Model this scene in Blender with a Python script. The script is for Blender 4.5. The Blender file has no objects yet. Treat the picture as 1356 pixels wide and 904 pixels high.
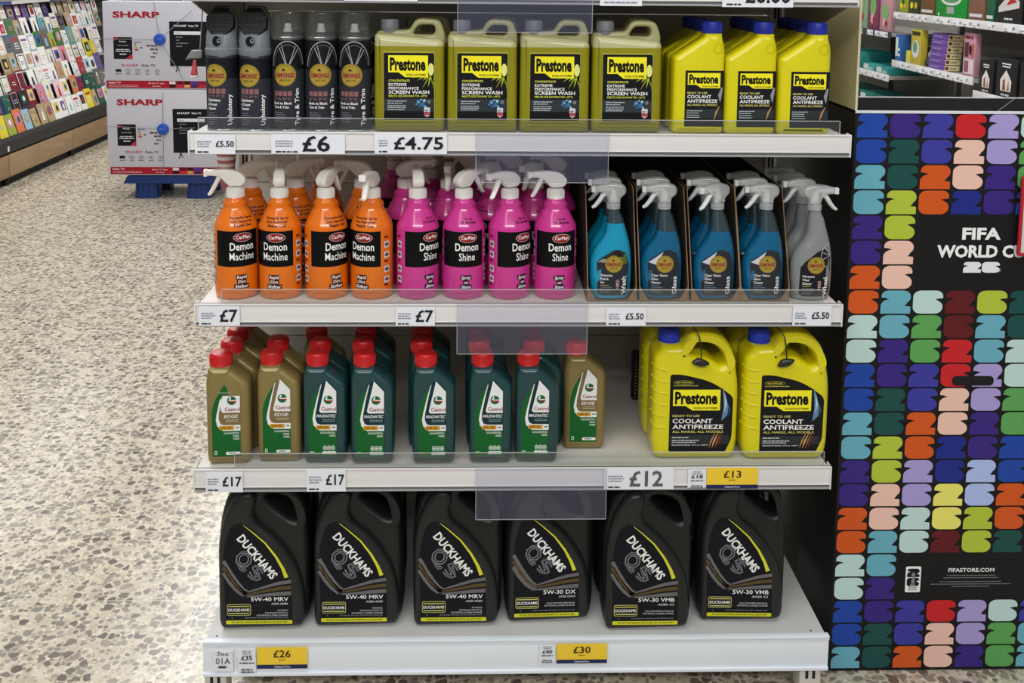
import bpy, bmesh, math, random
from mathutils import Vector, Matrix
random.seed(7)
PI = math.pi
SC = bpy.context.scene
COL = SC.collection

# ------------------------------------------------------------------ camera, world, lights, exposure
F_PX, PY, PITCH, YAW, ROLL = 1357.97, 114.73, 0.11435, -0.030526, 0.010503
CX, CY, CZ = -0.07904, -1.91148, 1.47889
cam_data = bpy.data.cameras.new('camera')
cam_data.sensor_width = 36.0
cam_data.lens = F_PX / 1356 * 36
cam_data.shift_y = -(452 - PY) / 1356
cam_data.clip_start = 0.05
cam = bpy.data.objects.new('camera', cam_data)
COL.objects.link(cam)
_c, _s, _cp, _sp = math.cos(YAW), math.sin(YAW), math.cos(PITCH), math.sin(PITCH)
_r = Vector((_c, _s, 0)); _f = Vector((-_s * _cp, _c * _cp, -_sp)); _u = Vector((-_s * _sp, _c * _sp, _cp))
_cr, _sr = math.cos(ROLL), math.sin(ROLL)
_R = _r * _cr + _u * _sr; _U = _u * _cr - _r * _sr
cam.matrix_world = Matrix(((_R.x, _U.x, -_f.x, CX), (_R.y, _U.y, -_f.y, CY), (_R.z, _U.z, -_f.z, CZ), (0, 0, 0, 1)))
SC.camera = cam

w = bpy.data.worlds.new('shop_light'); SC.world = w; w.use_nodes = True
w.node_tree.nodes['Background'].inputs[0].default_value = (0.93, 0.97, 1.0, 1)
w.node_tree.nodes['Background'].inputs[1].default_value = 0.22

def area(name, loc, sx, sy, power, rot=(0, 0, 0), color=(1, 0.985, 0.96)):
    d = bpy.data.lights.new(name, 'AREA'); d.shape = 'RECTANGLE'; d.size = sx; d.size_y = sy; d.energy = power; d.color = color
    o = bpy.data.objects.new(name, d); COL.objects.link(o); o.location = loc; o.rotation_euler = rot
    return o
area('ceiling_light', (0.0, -1.3, 3.3), 3.4, 0.4, 26, (math.radians(15), 0, 0))
area('ceiling_light', (0.0, -3.9, 3.3), 4.4, 0.5, 112, (math.radians(38), 0, 0))
area('ceiling_light', (-2.02, 5.4, 3.3), 0.4, 4.6, 110)
area('ceiling_light', (-1.75, 1.2, 3.3), 0.3, 2.6, 40)
area('ceiling_light', (1.5, 2.4, 3.3), 0.3, 5.0, 95)
area('ceiling_light', (-1.4, -2.2, 3.3), 0.4, 3.4, 22)
area('ceiling_light', (-4.2, 6.0, 3.3), 0.4, 6.0, 60)

SC.view_settings.view_transform = 'Standard'
SC.view_settings.look = 'None'
SC.view_settings.exposure = 0.0
SC.view_settings.gamma = 1.0
SC.view_settings.use_curve_mapping = False

# ------------------------------------------------------------------ materials
def lin(h):
    h = h.lstrip('#')
    v = [int(h[i:i + 2], 16) / 255 for i in (0, 2, 4)]
    return tuple(x / 12.92 if x <= .04045 else ((x + .055) / 1.055) ** 2.4 for x in v) + (1,)

MATS = {}
def mat(hexcol, rough=0.42, metal=0.0, trans=0.0, alpha=None, spec=0.5, bump=0.0, coat=0.0):
    key = (hexcol, rough, metal, trans, alpha, spec, bump, coat)
    if key in MATS: return MATS[key]
    m = bpy.data.materials.new('surface_' + hexcol.lstrip('#')); m.use_nodes = True
    nt = m.node_tree; b = nt.nodes['Principled BSDF']
    b.inputs['Base Color'].default_value = lin(hexcol)
    b.inputs['Roughness'].default_value = rough
    b.inputs['Metallic'].default_value = metal
    b.inputs['Specular IOR Level'].default_value = spec
    b.inputs['Transmission Weight'].default_value = trans
    b.inputs['Coat Weight'].default_value = coat
    if alpha is not None: b.inputs['Alpha'].default_value = alpha
    if bump:
        n = nt.nodes.new('ShaderNodeTexNoise'); n.inputs['Scale'].default_value = 350
        bp = nt.nodes.new('ShaderNodeBump'); bp.inputs['Strength'].default_value = bump; bp.inputs['Distance'].default_value = 0.001
        tc = nt.nodes.new('ShaderNodeTexCoord')
        nt.links.new(tc.outputs['Object'], n.inputs['Vector']); nt.links.new(n.outputs['Fac'], bp.inputs['Height']); nt.links.new(bp.outputs['Normal'], b.inputs['Normal'])
    MATS[key] = m
    return m

def clear_mat(name, tint, film, film_amt, rough=0.08, gloss=0.10):
    """thin clear plastic: mostly see-through, a little haze and a little shine"""
    m = bpy.data.materials.new(name); m.use_nodes = True; nt = m.node_tree
    nt.nodes.clear()
    out = nt.nodes.new('ShaderNodeOutputMaterial'); tr = nt.nodes.new('ShaderNodeBsdfTransparent'); df = nt.nodes.new('ShaderNodeBsdfDiffuse'); gl = nt.nodes.new('ShaderNodeBsdfGlossy')
    tr.inputs[0].default_value = lin(tint); df.inputs[0].default_value = lin(film); gl.inputs['Roughness'].default_value = rough
    m1 = nt.nodes.new('ShaderNodeMixShader'); m2 = nt.nodes.new('ShaderNodeMixShader')
    m1.inputs[0].default_value = film_amt; m2.inputs[0].default_value = gloss
    nt.links.new(tr.outputs[0], m1.inputs[1]); nt.links.new(df.outputs[0], m1.inputs[2])
    nt.links.new(m1.outputs[0], m2.inputs[1]); nt.links.new(gl.outputs[0], m2.inputs[2]); nt.links.new(m2.outputs[0], out.inputs[0])
    return m
CLEAR = clear_mat('clear_plastic', 'f6f8f8', 'ffffff', 0.015, 0.08, 0.04)
CLEAR_CAP = clear_mat('clear_cap_plastic', 'e6e8e6', 'd8dcd8', 0.045, 0.08, 0.07)
EDGE_CLEAR = clear_mat('clear_plastic_edge', 'd0d6d6', 'ffffff', 0.35)
FLAG = clear_mat('clear_flag_plastic', 'fbfbfd', 'aab4e4', 0.04, 0.2, 0.03)
MILKY = clear_mat('milky_plastic', 'e8ecec', 'f4f6f6', 0.34, 0.2, 0.08)
EMPTY_BOTTLE = clear_mat('empty_bottle_plastic', '9fb4b8', '5f7a80', 0.22, 0.1, 0.1)

def floor_material():
    m = bpy.data.materials.new('terrazzo'); m.use_nodes = True; nt = m.node_tree; N = nt.nodes; L = nt.links
    b = N['Principled BSDF']; tc = N.new('ShaderNodeTexCoord')
    def chips(scale, lo, hi, seed, thr, cols):
        mp = N.new('ShaderNodeMapping'); mp.inputs['Location'].default_value = (seed, seed * .7, 0)
        L.new(tc.outputs['Object'], mp.inputs['Vector'])
        nz = N.new('ShaderNodeTexNoise'); nz.inputs['Scale'].default_value = scale * 1.3; L.new(mp.outputs[0], nz.inputs['Vector'])
        mx = N.new('ShaderNodeMixRGB'); mx.inputs[0].default_value = 0.35 / scale
        va = N.new('ShaderNodeVectorMath'); va.operation = 'SCALE'; va.inputs['Scale'].default_value = 0.5 / scale
        L.new(nz.outputs['Color'], va.inputs[0])
        ad = N.new('ShaderNodeVectorMath'); L.new(mp.outputs[0], ad.inputs[0]); L.new(va.outputs[0], ad.inputs[1])
        N.remove(mx)
        v = N.new('ShaderNodeTexVoronoi'); v.inputs['Scale'].default_value = scale; v.voronoi_dimensions = '2D'; L.new(ad.outputs[0], v.inputs['Vector'])
        ve = N.new('ShaderNodeTexVoronoi'); ve.feature = 'DISTANCE_TO_EDGE'; ve.voronoi_dimensions = '2D'; ve.inputs['Scale'].default_value = scale; L.new(ad.outputs[0], ve.inputs['Vector'])
        r = N.new('ShaderNodeMapRange'); r.inputs['From Min'].default_value = lo; r.inputs['From Max'].default_value = hi; L.new(ve.outputs['Distance'], r.inputs['Value'])
        sx = N.new('ShaderNodeSeparateColor'); L.new(v.outputs['Color'], sx.inputs[0])
        g = N.new('ShaderNodeMath'); g.operation = 'GREATER_THAN'; g.inputs[1].default_value = thr; L.new(sx.outputs[0], g.inputs[0])
        rd = N.new('ShaderNodeMapRange'); rd.inputs['From Min'].default_value = .46; rd.inputs['From Max'].default_value = .40; L.new(v.outputs['Distance'], rd.inputs['Value'])
        m0 = N.new('ShaderNodeMath'); m0.operation = 'MULTIPLY'; L.new(rd.outputs[0], m0.inputs[0]); L.new(r.outputs[0], m0.inputs[1])
        mu = N.new('ShaderNodeMath'); mu.operation = 'MULTIPLY'; L.new(g.outputs[0], mu.inputs[0]); L.new(m0.outputs[0], mu.inputs[1])
        cr = N.new('ShaderNodeValToRGB'); cr.color_ramp.interpolation = 'CONSTANT'
        els = cr.color_ramp.elements
        while len(els) > 1: els.remove(els[-1])
        els[0].position = 0; els[0].color = lin(cols[0])
        for i, c in enumerate(cols[1:]):
            e = els.new((i + 1) / len(cols)); e.color = lin(c)
        L.new(sx.outputs[1], cr.inputs[0])
        return mu.outputs[0], cr.outputs[0]
    base = N.new('ShaderNodeTexNoise'); base.inputs['Scale'].default_value = 30; L.new(tc.outputs['Object'], base.inputs['Vector'])
    rp = N.new('ShaderNodeValToRGB'); rp.color_ramp.elements[0].color = lin('b6ab96'); rp.color_ramp.elements[1].color = lin('d2c8b4')
    rp.color_ramp.elements[0].position = .35; rp.color_ramp.elements[1].position = .65
    L.new(base.outputs['Fac'], rp.inputs[0])
    cur = rp.outputs[0]
    for a in ((120, .05, .12, 3.1, .5, ['c9bda4', 'aba08c', 'ddd6c6', '958b7a']),
              (64, .06, .11, 1.7, .46, ['8a7f71', '9d9384', '766b60', '85817a', 'b3a894']),
              (38, .08, .12, 0.4, .50, ['7c7165', '8b8175', '6c6157', '807b72', '5f544b', '958b7e'])):
        f, c = chips(*a)
        mx = N.new('ShaderNodeMix'); mx.data_type = 'RGBA'
        L.new(f, mx.inputs[0]); L.new(cur, mx.inputs[6]); L.new(c, mx.inputs[7]); cur = mx.outputs[2]
    # tile joints, 0.6 m
    sp = N.new('ShaderNodeSeparateXYZ'); L.new(tc.outputs['Object'], sp.inputs[0])
    js = []
    for k in (0, 1):
        ad = N.new('ShaderNodeMath'); ad.operation = 'ADD'; ad.inputs[1].default_value = 10.33 + .11 * k; L.new(sp.outputs[k], ad.inputs[0])
        md = N.new('ShaderNodeMath'); md.operation = 'MODULO'; md.inputs[1].default_value = .6; L.new(ad.outputs[0], md.inputs[0])
        lt = N.new('ShaderNodeMath'); lt.operation = 'LESS_THAN'; lt.inputs[1].default_value = .004; L.new(md.outputs[0], lt.inputs[0]); js.append(lt.outputs[0])
    mxx = N.new('ShaderNodeMath'); mxx.operation = 'MAXIMUM'; L.new(js[0], mxx.inputs[0]); L.new(js[1], mxx.inputs[1])
    sc = N.new('ShaderNodeMath'); sc.operation = 'MULTIPLY'; sc.inputs[1].default_value = .55; L.new(mxx.outputs[0], sc.inputs[0])
    mx = N.new('ShaderNodeMix'); mx.data_type = 'RGBA'; L.new(sc.outputs[0], mx.inputs[0]); L.new(cur, mx.inputs[6]); mx.inputs[7].default_value = lin('d8d0bd')
    L.new(mx.outputs[2], b.inputs['Base Color'])
    b.inputs['Roughness'].default_value = .24; b.inputs['Specular IOR Level'].default_value = .5
    return m

def wood_material(c1, c2):
    m = bpy.data.materials.new('pale_wood'); m.use_nodes = True; nt = m.node_tree; N = nt.nodes; L = nt.links
    tc = N.new('ShaderNodeTexCoord'); mp = N.new('ShaderNodeMapping'); mp.inputs['Scale'].default_value = (4, 1.2, 22)
    n = N.new('ShaderNodeTexNoise'); n.inputs['Scale'].default_value = 3; n.inputs['Detail'].default_value = 6
    r = N.new('ShaderNodeValToRGB'); r.color_ramp.elements[0].color = lin(c1); r.color_ramp.elements[1].color = lin(c2)
    r.color_ramp.elements[0].position = .3; r.color_ramp.elements[1].position = .7
    L.new(tc.outputs['Object'], mp.inputs[0]); L.new(mp.outputs[0], n.inputs['Vector']); L.new(n.outputs['Fac'], r.inputs[0]); L.new(r.outputs[0], N['Principled BSDF'].inputs['Base Color'])
    N['Principled BSDF'].inputs['Roughness'].default_value = .5
    return m

WHITE_METAL = mat('d9d7d3', .38)
SHELF_TOP = mat('cfcbc3', .45)

# ------------------------------------------------------------------ object helpers
def link_mesh(name, bm, mats, parent=None, smooth=True, loc=(0, 0, 0)):
    me = bpy.data.meshes.new(name)
    bmesh.ops.recalc_face_normals(bm, faces=bm.faces[:]) if smooth != 'art' else None
    bm.to_mesh(me); bm.free()
    for m in (mats if isinstance(mats, (list, tuple)) else [mats]): me.materials.append(m)
    if smooth is True:
        me.shade_smooth(); me.set_sharp_from_angle(angle=math.radians(38))
    o = bpy.data.objects.new(name, me); COL.objects.link(o); o.location = loc
    if parent: o.parent = parent
    return o

def thing(name, label, cat, loc=(0, 0, 0), rotz=0, group=None):
    o = bpy.data.objects.new(name, None); COL.objects.link(o); o.empty_display_size = .05
    o.location = loc; o.rotation_euler = (0, 0, rotz); o['label'] = label; o['category'] = cat
    if group: o['group'] = group
    return o

def tag(o, label, cat, group=None):
    o['label'] = label; o['category'] = cat
    if group: o['group'] = group
    return o

def struct(o):
    o['kind'] = 'structure'; return o

USED = set()
LIFT = .0009     # goods stand a hair above the sheet metal
def place(root, loc, rotz, label, group=None, spin=None):
    """first call moves the built thing itself, later calls copy it with its parts and sub-parts"""
    if root.name not in USED:
        USED.add(root.name); r = root
    else:
        r = root.copy(); COL.objects.link(r)
        for ch in root.children:
            c = ch.copy(); COL.objects.link(c); c.parent = r
            for g in ch.children:
                d = g.copy(); COL.objects.link(d); d.parent = c
    r.location = (loc[0], loc[1], loc[2] + LIFT); r.rotation_euler = (0, 0, rotz); r['label'] = label
    if group: r['group'] = group
    if spin is not None:
        for ch in r.children:
            if ch.name.startswith('trigger_head'): ch.rotation_euler = (0, 0, spin - rotz)
    return r

# ------------------------------------------------------------------ mesh helpers
def bx(bm, x0, x1, y0, y1, z0, z1, mi=0, bevel=0):
    r = bmesh.ops.create_cube(bm, size=1)
    vs = r['verts']
    for v in vs:
        v.co = Vector((x0 + (v.co.x + .5) * (x1 - x0), y0 + (v.co.y + .5) * (y1 - y0), z0 + (v.co.z + .5) * (z1 - z0)))
    fs = {f for v in vs for f in v.link_faces}
    for f in fs: f.material_index = mi
    if bevel:
        es = list({e for v in vs for e in v.link_edges})
        rr = bmesh.ops.bevel(bm, geom=es, offset=bevel, segments=2, affect='EDGES', profile=.6)
        for f in rr['faces']: f.material_index = mi
    return bm

def box_bm(*a, **k):
    return bx(bmesh.new(), *a, **k)

def loft(bm, rings, n=32, mi=0, caps=(True, True)):
    """rings of (z, rx, ry, cx, cy, p): superellipse sections, each with an optional material index"""
    prev = None; first = None
    for r in rings:
        z, rx, ry = r[0], r[1], r[2]; cx = r[3] if len(r) > 3 else 0; cy = r[4] if len(r) > 4 else 0; p = r[5] if len(r) > 5 else 2
        m_i = r[6] if len(r) > 6 else mi
        ring = []
        for i in range(n):
            a = 2 * PI * i / n; c, s = math.cos(a), math.sin(a)
            ring.append(bm.verts.new((cx + rx * math.copysign(abs(c) ** (2 / p), c), cy + ry * math.copysign(abs(s) ** (2 / p), s), z)))
        if prev:
            for i in range(n):
                f = bm.faces.new((prev[i], prev[(i + 1) % n], ring[(i + 1) % n], ring[i])); f.material_index = m_i
        else:
            first = ring
        prev = ring
    if caps[0]: f = bm.faces.new(first[::-1]); f.material_index = mi
    if caps[1]: f = bm.faces.new(prev); f.material_index = m_i
    return bm

def tube(bm, pts, r, n=8, mi=0, taper=None):
    pts = [Vector(p) for p in pts]; prev = None
    for k, p in enumerate(pts):
        t = (pts[min(k + 1, len(pts) - 1)] - pts[max(k - 1, 0)]).normalized()
        a = Vector((0, 0, 1)) if abs(t.z) < .9 else Vector((1, 0, 0))
        u = t.cross(a).normalized(); v = t.cross(u)
        rr = r if taper is None else taper[k]
        ring = [bm.verts.new(p + (u * math.cos(2 * PI * i / n) + v * math.sin(2 * PI * i / n)) * rr) for i in range(n)]
        if prev:
            for i in range(n):
                f = bm.faces.new((prev[i], prev[(i + 1) % n], ring[(i + 1) % n], ring[i])); f.material_index = mi
        else:
            f = bm.faces.new(ring[::-1]); f.material_index = mi
        prev = ring
    f = bm.faces.new(prev); f.material_index = mi
    return bm

def fillet(pts, seg=5):
    """pts (x, z, r): closed outline with rounded corners"""
    out = []; n = len(pts)
    for i in range(n):
        p = Vector(pts[i][:2]); r = pts[i][2] if len(pts[i]) > 2 else 0
        a = Vector(pts[i - 1][:2]); b = Vector(pts[(i + 1) % n][:2])
        if r <= 0: out.append((p.x, p.y)); continue
        da, db = (a - p), (b - p)
        ra = min(r, da.length * .49, db.length * .49)
        s, e = p + da.normalized() * ra, p + db.normalized() * ra
        for k in range(seg + 1):
            t = k / seg
            q = s * (1 - t) ** 2 + p * 2 * t * (1 - t) + e * t * t
            out.append((q.x, q.y))
    return out

def outline_bm(bm, pts, depth, bevel, holes=(), yc=0.0, mi=0, seg=2):
    """an outline in x-z given thickness along y, rounded edges, and through-holes"""
    cu = bpy.data.curves.new('outline', 'CURVE'); cu.dimensions = '2D'; cu.fill_mode = 'BOTH'
    cu.extrude = max(depth / 2 - bevel, 0); cu.bevel_depth = bevel; cu.bevel_resolution = seg; cu.offset = -bevel
    for poly in [pts] + list(holes):
        sp = cu.splines.new('POLY'); sp.points.add(len(poly) - 1); sp.use_cyclic_u = True
        for q, p in zip(sp.points, poly): q.co = (p[0], p[1], 0, 1)
    o = bpy.data.objects.new('outline', cu)
    me = bpy.data.meshes.new_from_object(o)
    me.transform(Matrix(((1, 0, 0, 0), (0, 0, -1, yc), (0, 1, 0, 0), (0, 0, 0, 1))))
    for p in me.polygons: p.material_index = mi
    t = bmesh.new(); t.from_mesh(me); bmesh.ops.remove_doubles(t, verts=t.verts[:], dist=1e-5)
    for f in t.faces: f.material_index = mi
    t.to_mesh(me); t.free()
    bm.from_mesh(me)
    bpy.data.objects.remove(o); bpy.data.curves.remove(cu); bpy.data.meshes.remove(me)
    return bm

# ------------------------------------------------------------------ printed artwork (labels, cartons, tickets)
TXT = {}
def text_mesh(s, bold):
    k = (s, bold)
    if k not in TXT:
        c = bpy.data.curves.new('t', 'FONT'); c.body = s; c.size = 1; c.resolution_u = 2; c.offset = bold; c.fill_mode = 'FRONT'
        o = bpy.data.objects.new('t', c); me = bpy.data.meshes.new_from_object(o)
        vs = [(v.co.x, v.co.y) for v in me.vertices]; fs = [tuple(p.vertices) for p in me.polygons]
        bpy.data.objects.remove(o); bpy.data.curves.remove(c); bpy.data.meshes.remove(me)
        TXT[k] = (vs, fs)
    return TXT[k]

class Art:
    def __init__(self): self.items = []; self.cols = []
    def _c(self, col):
        if col not in self.cols: self.cols.append(col)
        return self.cols.index(col)
    def add(self, vs, fs, col, layer): self.items.append((vs, fs, self._c(col), layer)); return self
    def poly(self, pts, col, layer=1): return self.add(list(pts), [tuple(range(len(pts)))], col, layer)
    def rect(self, x0, z0, x1, z1, col, layer=1, r=0):
        if r: return self.poly(fillet([(x0, z0, r), (x1, z0, r), (x1, z1, r), (x0, z1, r)]), col, layer)
        return self.poly([(x0, z0), (x1, z0), (x1, z1), (x0, z1)], col, layer)
    def ell(self, x, z, rx, rz, col, layer=1, n=28):
        return self.poly([(x + rx * math.cos(2 * PI * i / n), z + rz * math.sin(2 * PI * i / n)) for i in range(n)], col, layer)
    def ring(self, x, z, rx, rz, t, col, layer=1, n=28, a0=0, a1=2 * PI):
        vs = []; fs = []
        for i in range(n + 1):
            a = a0 + (a1 - a0) * i / n
            vs += [(x + rx * math.cos(a), z + rz * math.sin(a)), (x + (rx - t) * math.cos(a), z + (rz - t) * math.sin(a))]
            if i: k = 2 * i; fs.append((k - 2, k, k + 1, k - 1))
        return self.add(vs, fs, col, layer)
    def strip(self, pts, wd, col, layer=1):
        vs = []; fs = []
        for i, p in enumerate(pts):
            a = Vector(pts[max(i - 1, 0)]); b = Vector(pts[min(i + 1, len(pts) - 1)]); d = (b - a).normalized(); nrm = Vector((-d.y, d.x))
            wv = wd[i] if isinstance(wd, (list, tuple)) else wd
            vs += [tuple(Vector(p) + nrm * wv / 2), tuple(Vector(p) - nrm * wv / 2)]
            if i: k = 2 * i; fs.append((k - 2, k - 1, k + 1, k))
        return self.add(vs, fs, col, layer)
    def lines(self, x0, z, x1, n, pitch, th, col, layer=3, align='l', seed=1):
        """fine print too small to read: thin broken strips"""
        rn = random.Random(seed)
        for i in range(n):
            L = (x1 - x0) * rn.uniform(.65, 1.0)
            a = x0 if align == 'l' else (x1 - L if align == 'r' else (x0 + x1 - L) / 2)
            x = a; zz = z - i * pitch
            while x < a + L:
                e = min(x + rn.uniform(1.2, 4.5) * th, a + L)
                self.rect(x, zz, e, zz + th, col, layer); x = e + th * .6
        return self
    def text(self, s, x, z, h, col, width=None, align='l', bold=0.0, shear=0.0, rot=0.0, layer=3):
        vs, fs = text_mesh(s, bold)
        if not vs: return self
        k = h / .72; x0 = min(v[0] for v in vs); x1 = max(v[0] for v in vs)
        kx = k if width is None else width / max(x1 - x0, 1e-6)
        W = (x1 - x0) * kx; off = {'l': 0, 'c': -W / 2, 'r': -W}[align]
        c_, s_ = math.cos(rot), math.sin(rot); out = []
        for v in vs:
            a = (v[0] - x0) * kx + off + v[1] * k * shear; b = v[1] * k
            out.append((x + a * c_ - b * s_, z + a * s_ + b * c_))
        return self.add(out, fs, col, layer)
    def build(self, name, parent, fmap, step=0, eps=.00022, rough=.38, loc=(0, 0, 0)):
        bm = bmesh.new()
        by = {}
        for vs, fs, ci, layer in self.items: by.setdefault(layer, []).append((vs, fs, ci))
        for layer, lst in sorted(by.items()):
            t = bmesh.new()
            for vs, fs, ci in lst:
                bv = [t.verts.new((p[0], p[1], 0)) for p in vs]
                for f in fs:
                    try: ff = t.faces.new([bv[i] for i in f]); ff.material_index = ci
                    except ValueError: pass
            for f in t.faces:
                f.normal_update()
                if f.normal.z < 0: f.normal_flip()
            if step:
                xs = [v.co.x for v in t.verts]; u = math.floor(min(xs) / step) * step + step
                while u < max(xs):
                    bmesh.ops.bisect_plane(t, geom=t.verts[:] + t.edges[:] + t.faces[:], dist=1e-6, plane_co=(u, 0, 0), plane_no=(1, 0, 0)); u += step
            for v in t.verts: v.co = Vector(fmap(v.co.x, v.co.y, layer * eps))
            me = bpy.data.meshes.new('a'); t.to_mesh(me); t.free(); bm.from_mesh(me); bpy.data.meshes.remove(me)
        ms = [c if not isinstance(c, str) else mat(c, rough, spec=.2) for c in self.cols]
        o = link_mesh(name, bm, ms, parent, smooth='art', loc=loc)
        return o

def flat(y): return lambda u, v, h: (u, y - h, v)
def wrap(R, a0=0.0): return lambda u, v, h: ((R + .0006 + h) * math.sin(u / R + a0), -(R + .0006 + h) * math.cos(u / R + a0), v)
def sideface(x): return lambda u, v, h: (x - h, -u, v)      # print on a face that looks towards -x, u runs away from the aisle end
#@PART2
# ================================================================== the setting
bm = bmesh.new(); bx(bm, -7, 5, -4, 13, -0.05, 0)
struct(link_mesh('floor', bm, floor_material(), smooth=False))
bm = bmesh.new(); bx(bm, -7, 5, 12.9, 13, 0, 3.4)
struct(link_mesh('wall_back', bm, mat('b9b7b2', .7), smooth=False))

# ================================================================== the end-of-aisle shelving unit
gon = thing('shelving_unit', 'white metal shelving unit at the aisle end holding car fluids and cleaning sprays', 'shelving unit', (0, 0, 0))
DARK_STRIP = mat('77777a', .35)
bm = bmesh.new()
for z in (0.14, 0.205, 0.605, 0.978, 1.38):
    pass
zs = [0.10, 0.2055, 0.6055, 0.977, 1.377, 1.8]
for a, b in zip(zs[:-1], zs[1:]): bx(bm, -0.612, 0.60, .464, .482, a + .0012, b - .0012, bevel=.002)
link_mesh('back_panel', bm, mat('bdb9b0', .5), gon)
for x in (-0.626, 0.605):
    bm = bmesh.new(); bx(bm, x - .014, x + .014, .452, .51, 0.02, 1.8, 0, .002)
    for k in range(34):
        zz = .12 + k * .05
        bx(bm, x - .006, x - .001, .4505, .453, zz, zz + .026, 1); bx(bm, x + .002, x + .007, .4505, .453, zz, zz + .026, 1)
    link_mesh('upright', bm, [mat('c9c5bd', .4), mat('121214', .6)], gon)

def shelf(zr0, zr1, x0, x1, surf, riser, bracket, top=True):
    bm = bmesh.new()
    bx(bm, x0 + .004, x1 - .004, .004, .462, surf - .028, surf, 0, .003)
    s = link_mesh('shelf', bm, SHELF_TOP, gon)
    # price rail: sloped lip, pale face, dark channel at the foot, end caps
    bm = bmesh.new()
    h = zr1 - zr0
    bx(bm, x0, x1, -.0015, .006, zr0 + h * .17, zr1, 0, .0015)
    bx(bm, x0, x1, -.004, .004, zr1 - .0035, zr1, 0, .001)
    bx(bm, x0, x1, -.0045, -.001, zr0 + h * .2, zr0 + h * .235, 0, .0008)
    bx(bm, x0 + .004, x1 - .004, .0005, .006, zr0 + .003, zr0 + h * .19, 1, .0008)
    bx(bm, x0, x1, -.003, .004, zr0, zr0 + .0035, 2, .0008)
    for xx in (x0, x1 - .003): bx(bm, xx, xx + .003, -.005, .02, zr0, zr1, 0, .001)
    link_mesh('price_rail', bm, [mat('e2e0df', .3), DARK_STRIP, mat('a4a4a6', .3)], s)
    if riser:
        a, b = riser
        bm = bmesh.new(); bx(bm, a, b, .0085, .0097, surf + .001, surf + .0285, 0)
        bx(bm, a, b, .008, .0102, surf + .0285, surf + .0297, 1); bx(bm, a, a + .0012, .008, .0102, surf + .001, surf + .0297, 1); bx(bm, b - .0012, b, .008, .0102, surf + .001, surf + .0297, 1)
        link_mesh('front_riser', bm, [CLEAR, EDGE_CLEAR], s, smooth=False)
    for xx in (x0 + .004, x1 - .007):
        bm = bmesh.new()
        d = bracket
        pts = [(.008, surf - .03), (.462, surf - .03), (.462, surf - .03 - d), (.40, surf - .03 - d), (.008, surf - .034)]
        f = [bm.verts.new((xx, y, z)) for y, z in pts]; g = [bm.verts.new((xx + .003, y, z)) for y, z in pts]
        bm.faces.new(f[::-1]); bm.faces.new(g)
        for i in range(len(pts)): bm.faces.new((f[i], f[(i + 1) % len(pts)], g[(i + 1) % len(pts)], g[i]))
        link_mesh('bracket', bm, mat('a8a498', .5), s, smooth=False)
    return s
S1, S2, S3, SB = 1.167, .835, .505, .151
shelf(1.4134, 1.458, -.628, .629, 1.4535, None, .11)
shelf(1.128, 1.172, -.6255, .627, S1, (-.6093, .6084), .03)
shelf(.7945, .8395, -.6215, .6265, S2, (-.573, .592), .03)
shelf(.4615, .5085, -.632, .6195, S3, (-.555, .608), .03)
# bottom shelf: deep white kick front on feet
bm = bmesh.new(); bx(bm, -.617, .625, .004, .462, SB - .03, SB, 0, .003)
sb = link_mesh('base_shelf', bm, mat('c8c8c6', .42), gon)
bm = bmesh.new()
bx(bm, -.6215, .630, -.006, .006, .083, .149, 0, .002); bx(bm, -.6215, .630, -.010, .004, .1475, .1535, 0, .002); bx(bm, -.6215, .630, -.010, .0, .079, .086, 0, .0015)
bx(bm, -.6215, .630, -.0085, -.004, .1435, .146, 0, .0008)
link_mesh('base_front', bm, mat('eaf0f8', .3), sb)
for x in (-.60, .597):
    bm = bmesh.new(); bx(bm, x - .022, x + .022, .0, .045, .02, .083, 0, .004)
    for k in (-1, 1): bx(bm, x + k * .007 - .003, x + k * .007 + .003, -.0006, .002, .055, .08, 1)
    loft(bm, [(0, .022, .022, x, .025), (.006, .022, .022, x, .025), (.008, .009, .009, x, .025), (.025, .009, .009, x, .025)], 16)
    link_mesh('foot', bm, [mat('d3cfc6', .4), mat('161616', .6)], gon)
for sx in (-1, 1):
    bm = bmesh.new()
    loft(bm, [(SB, .0022, .0022, sx * .598, .012), (SB + .0006, .002, .002, sx * .598, .012)], 10)
    link_mesh('rivet', bm, mat('2a2a2c', .5), gon)

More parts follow.
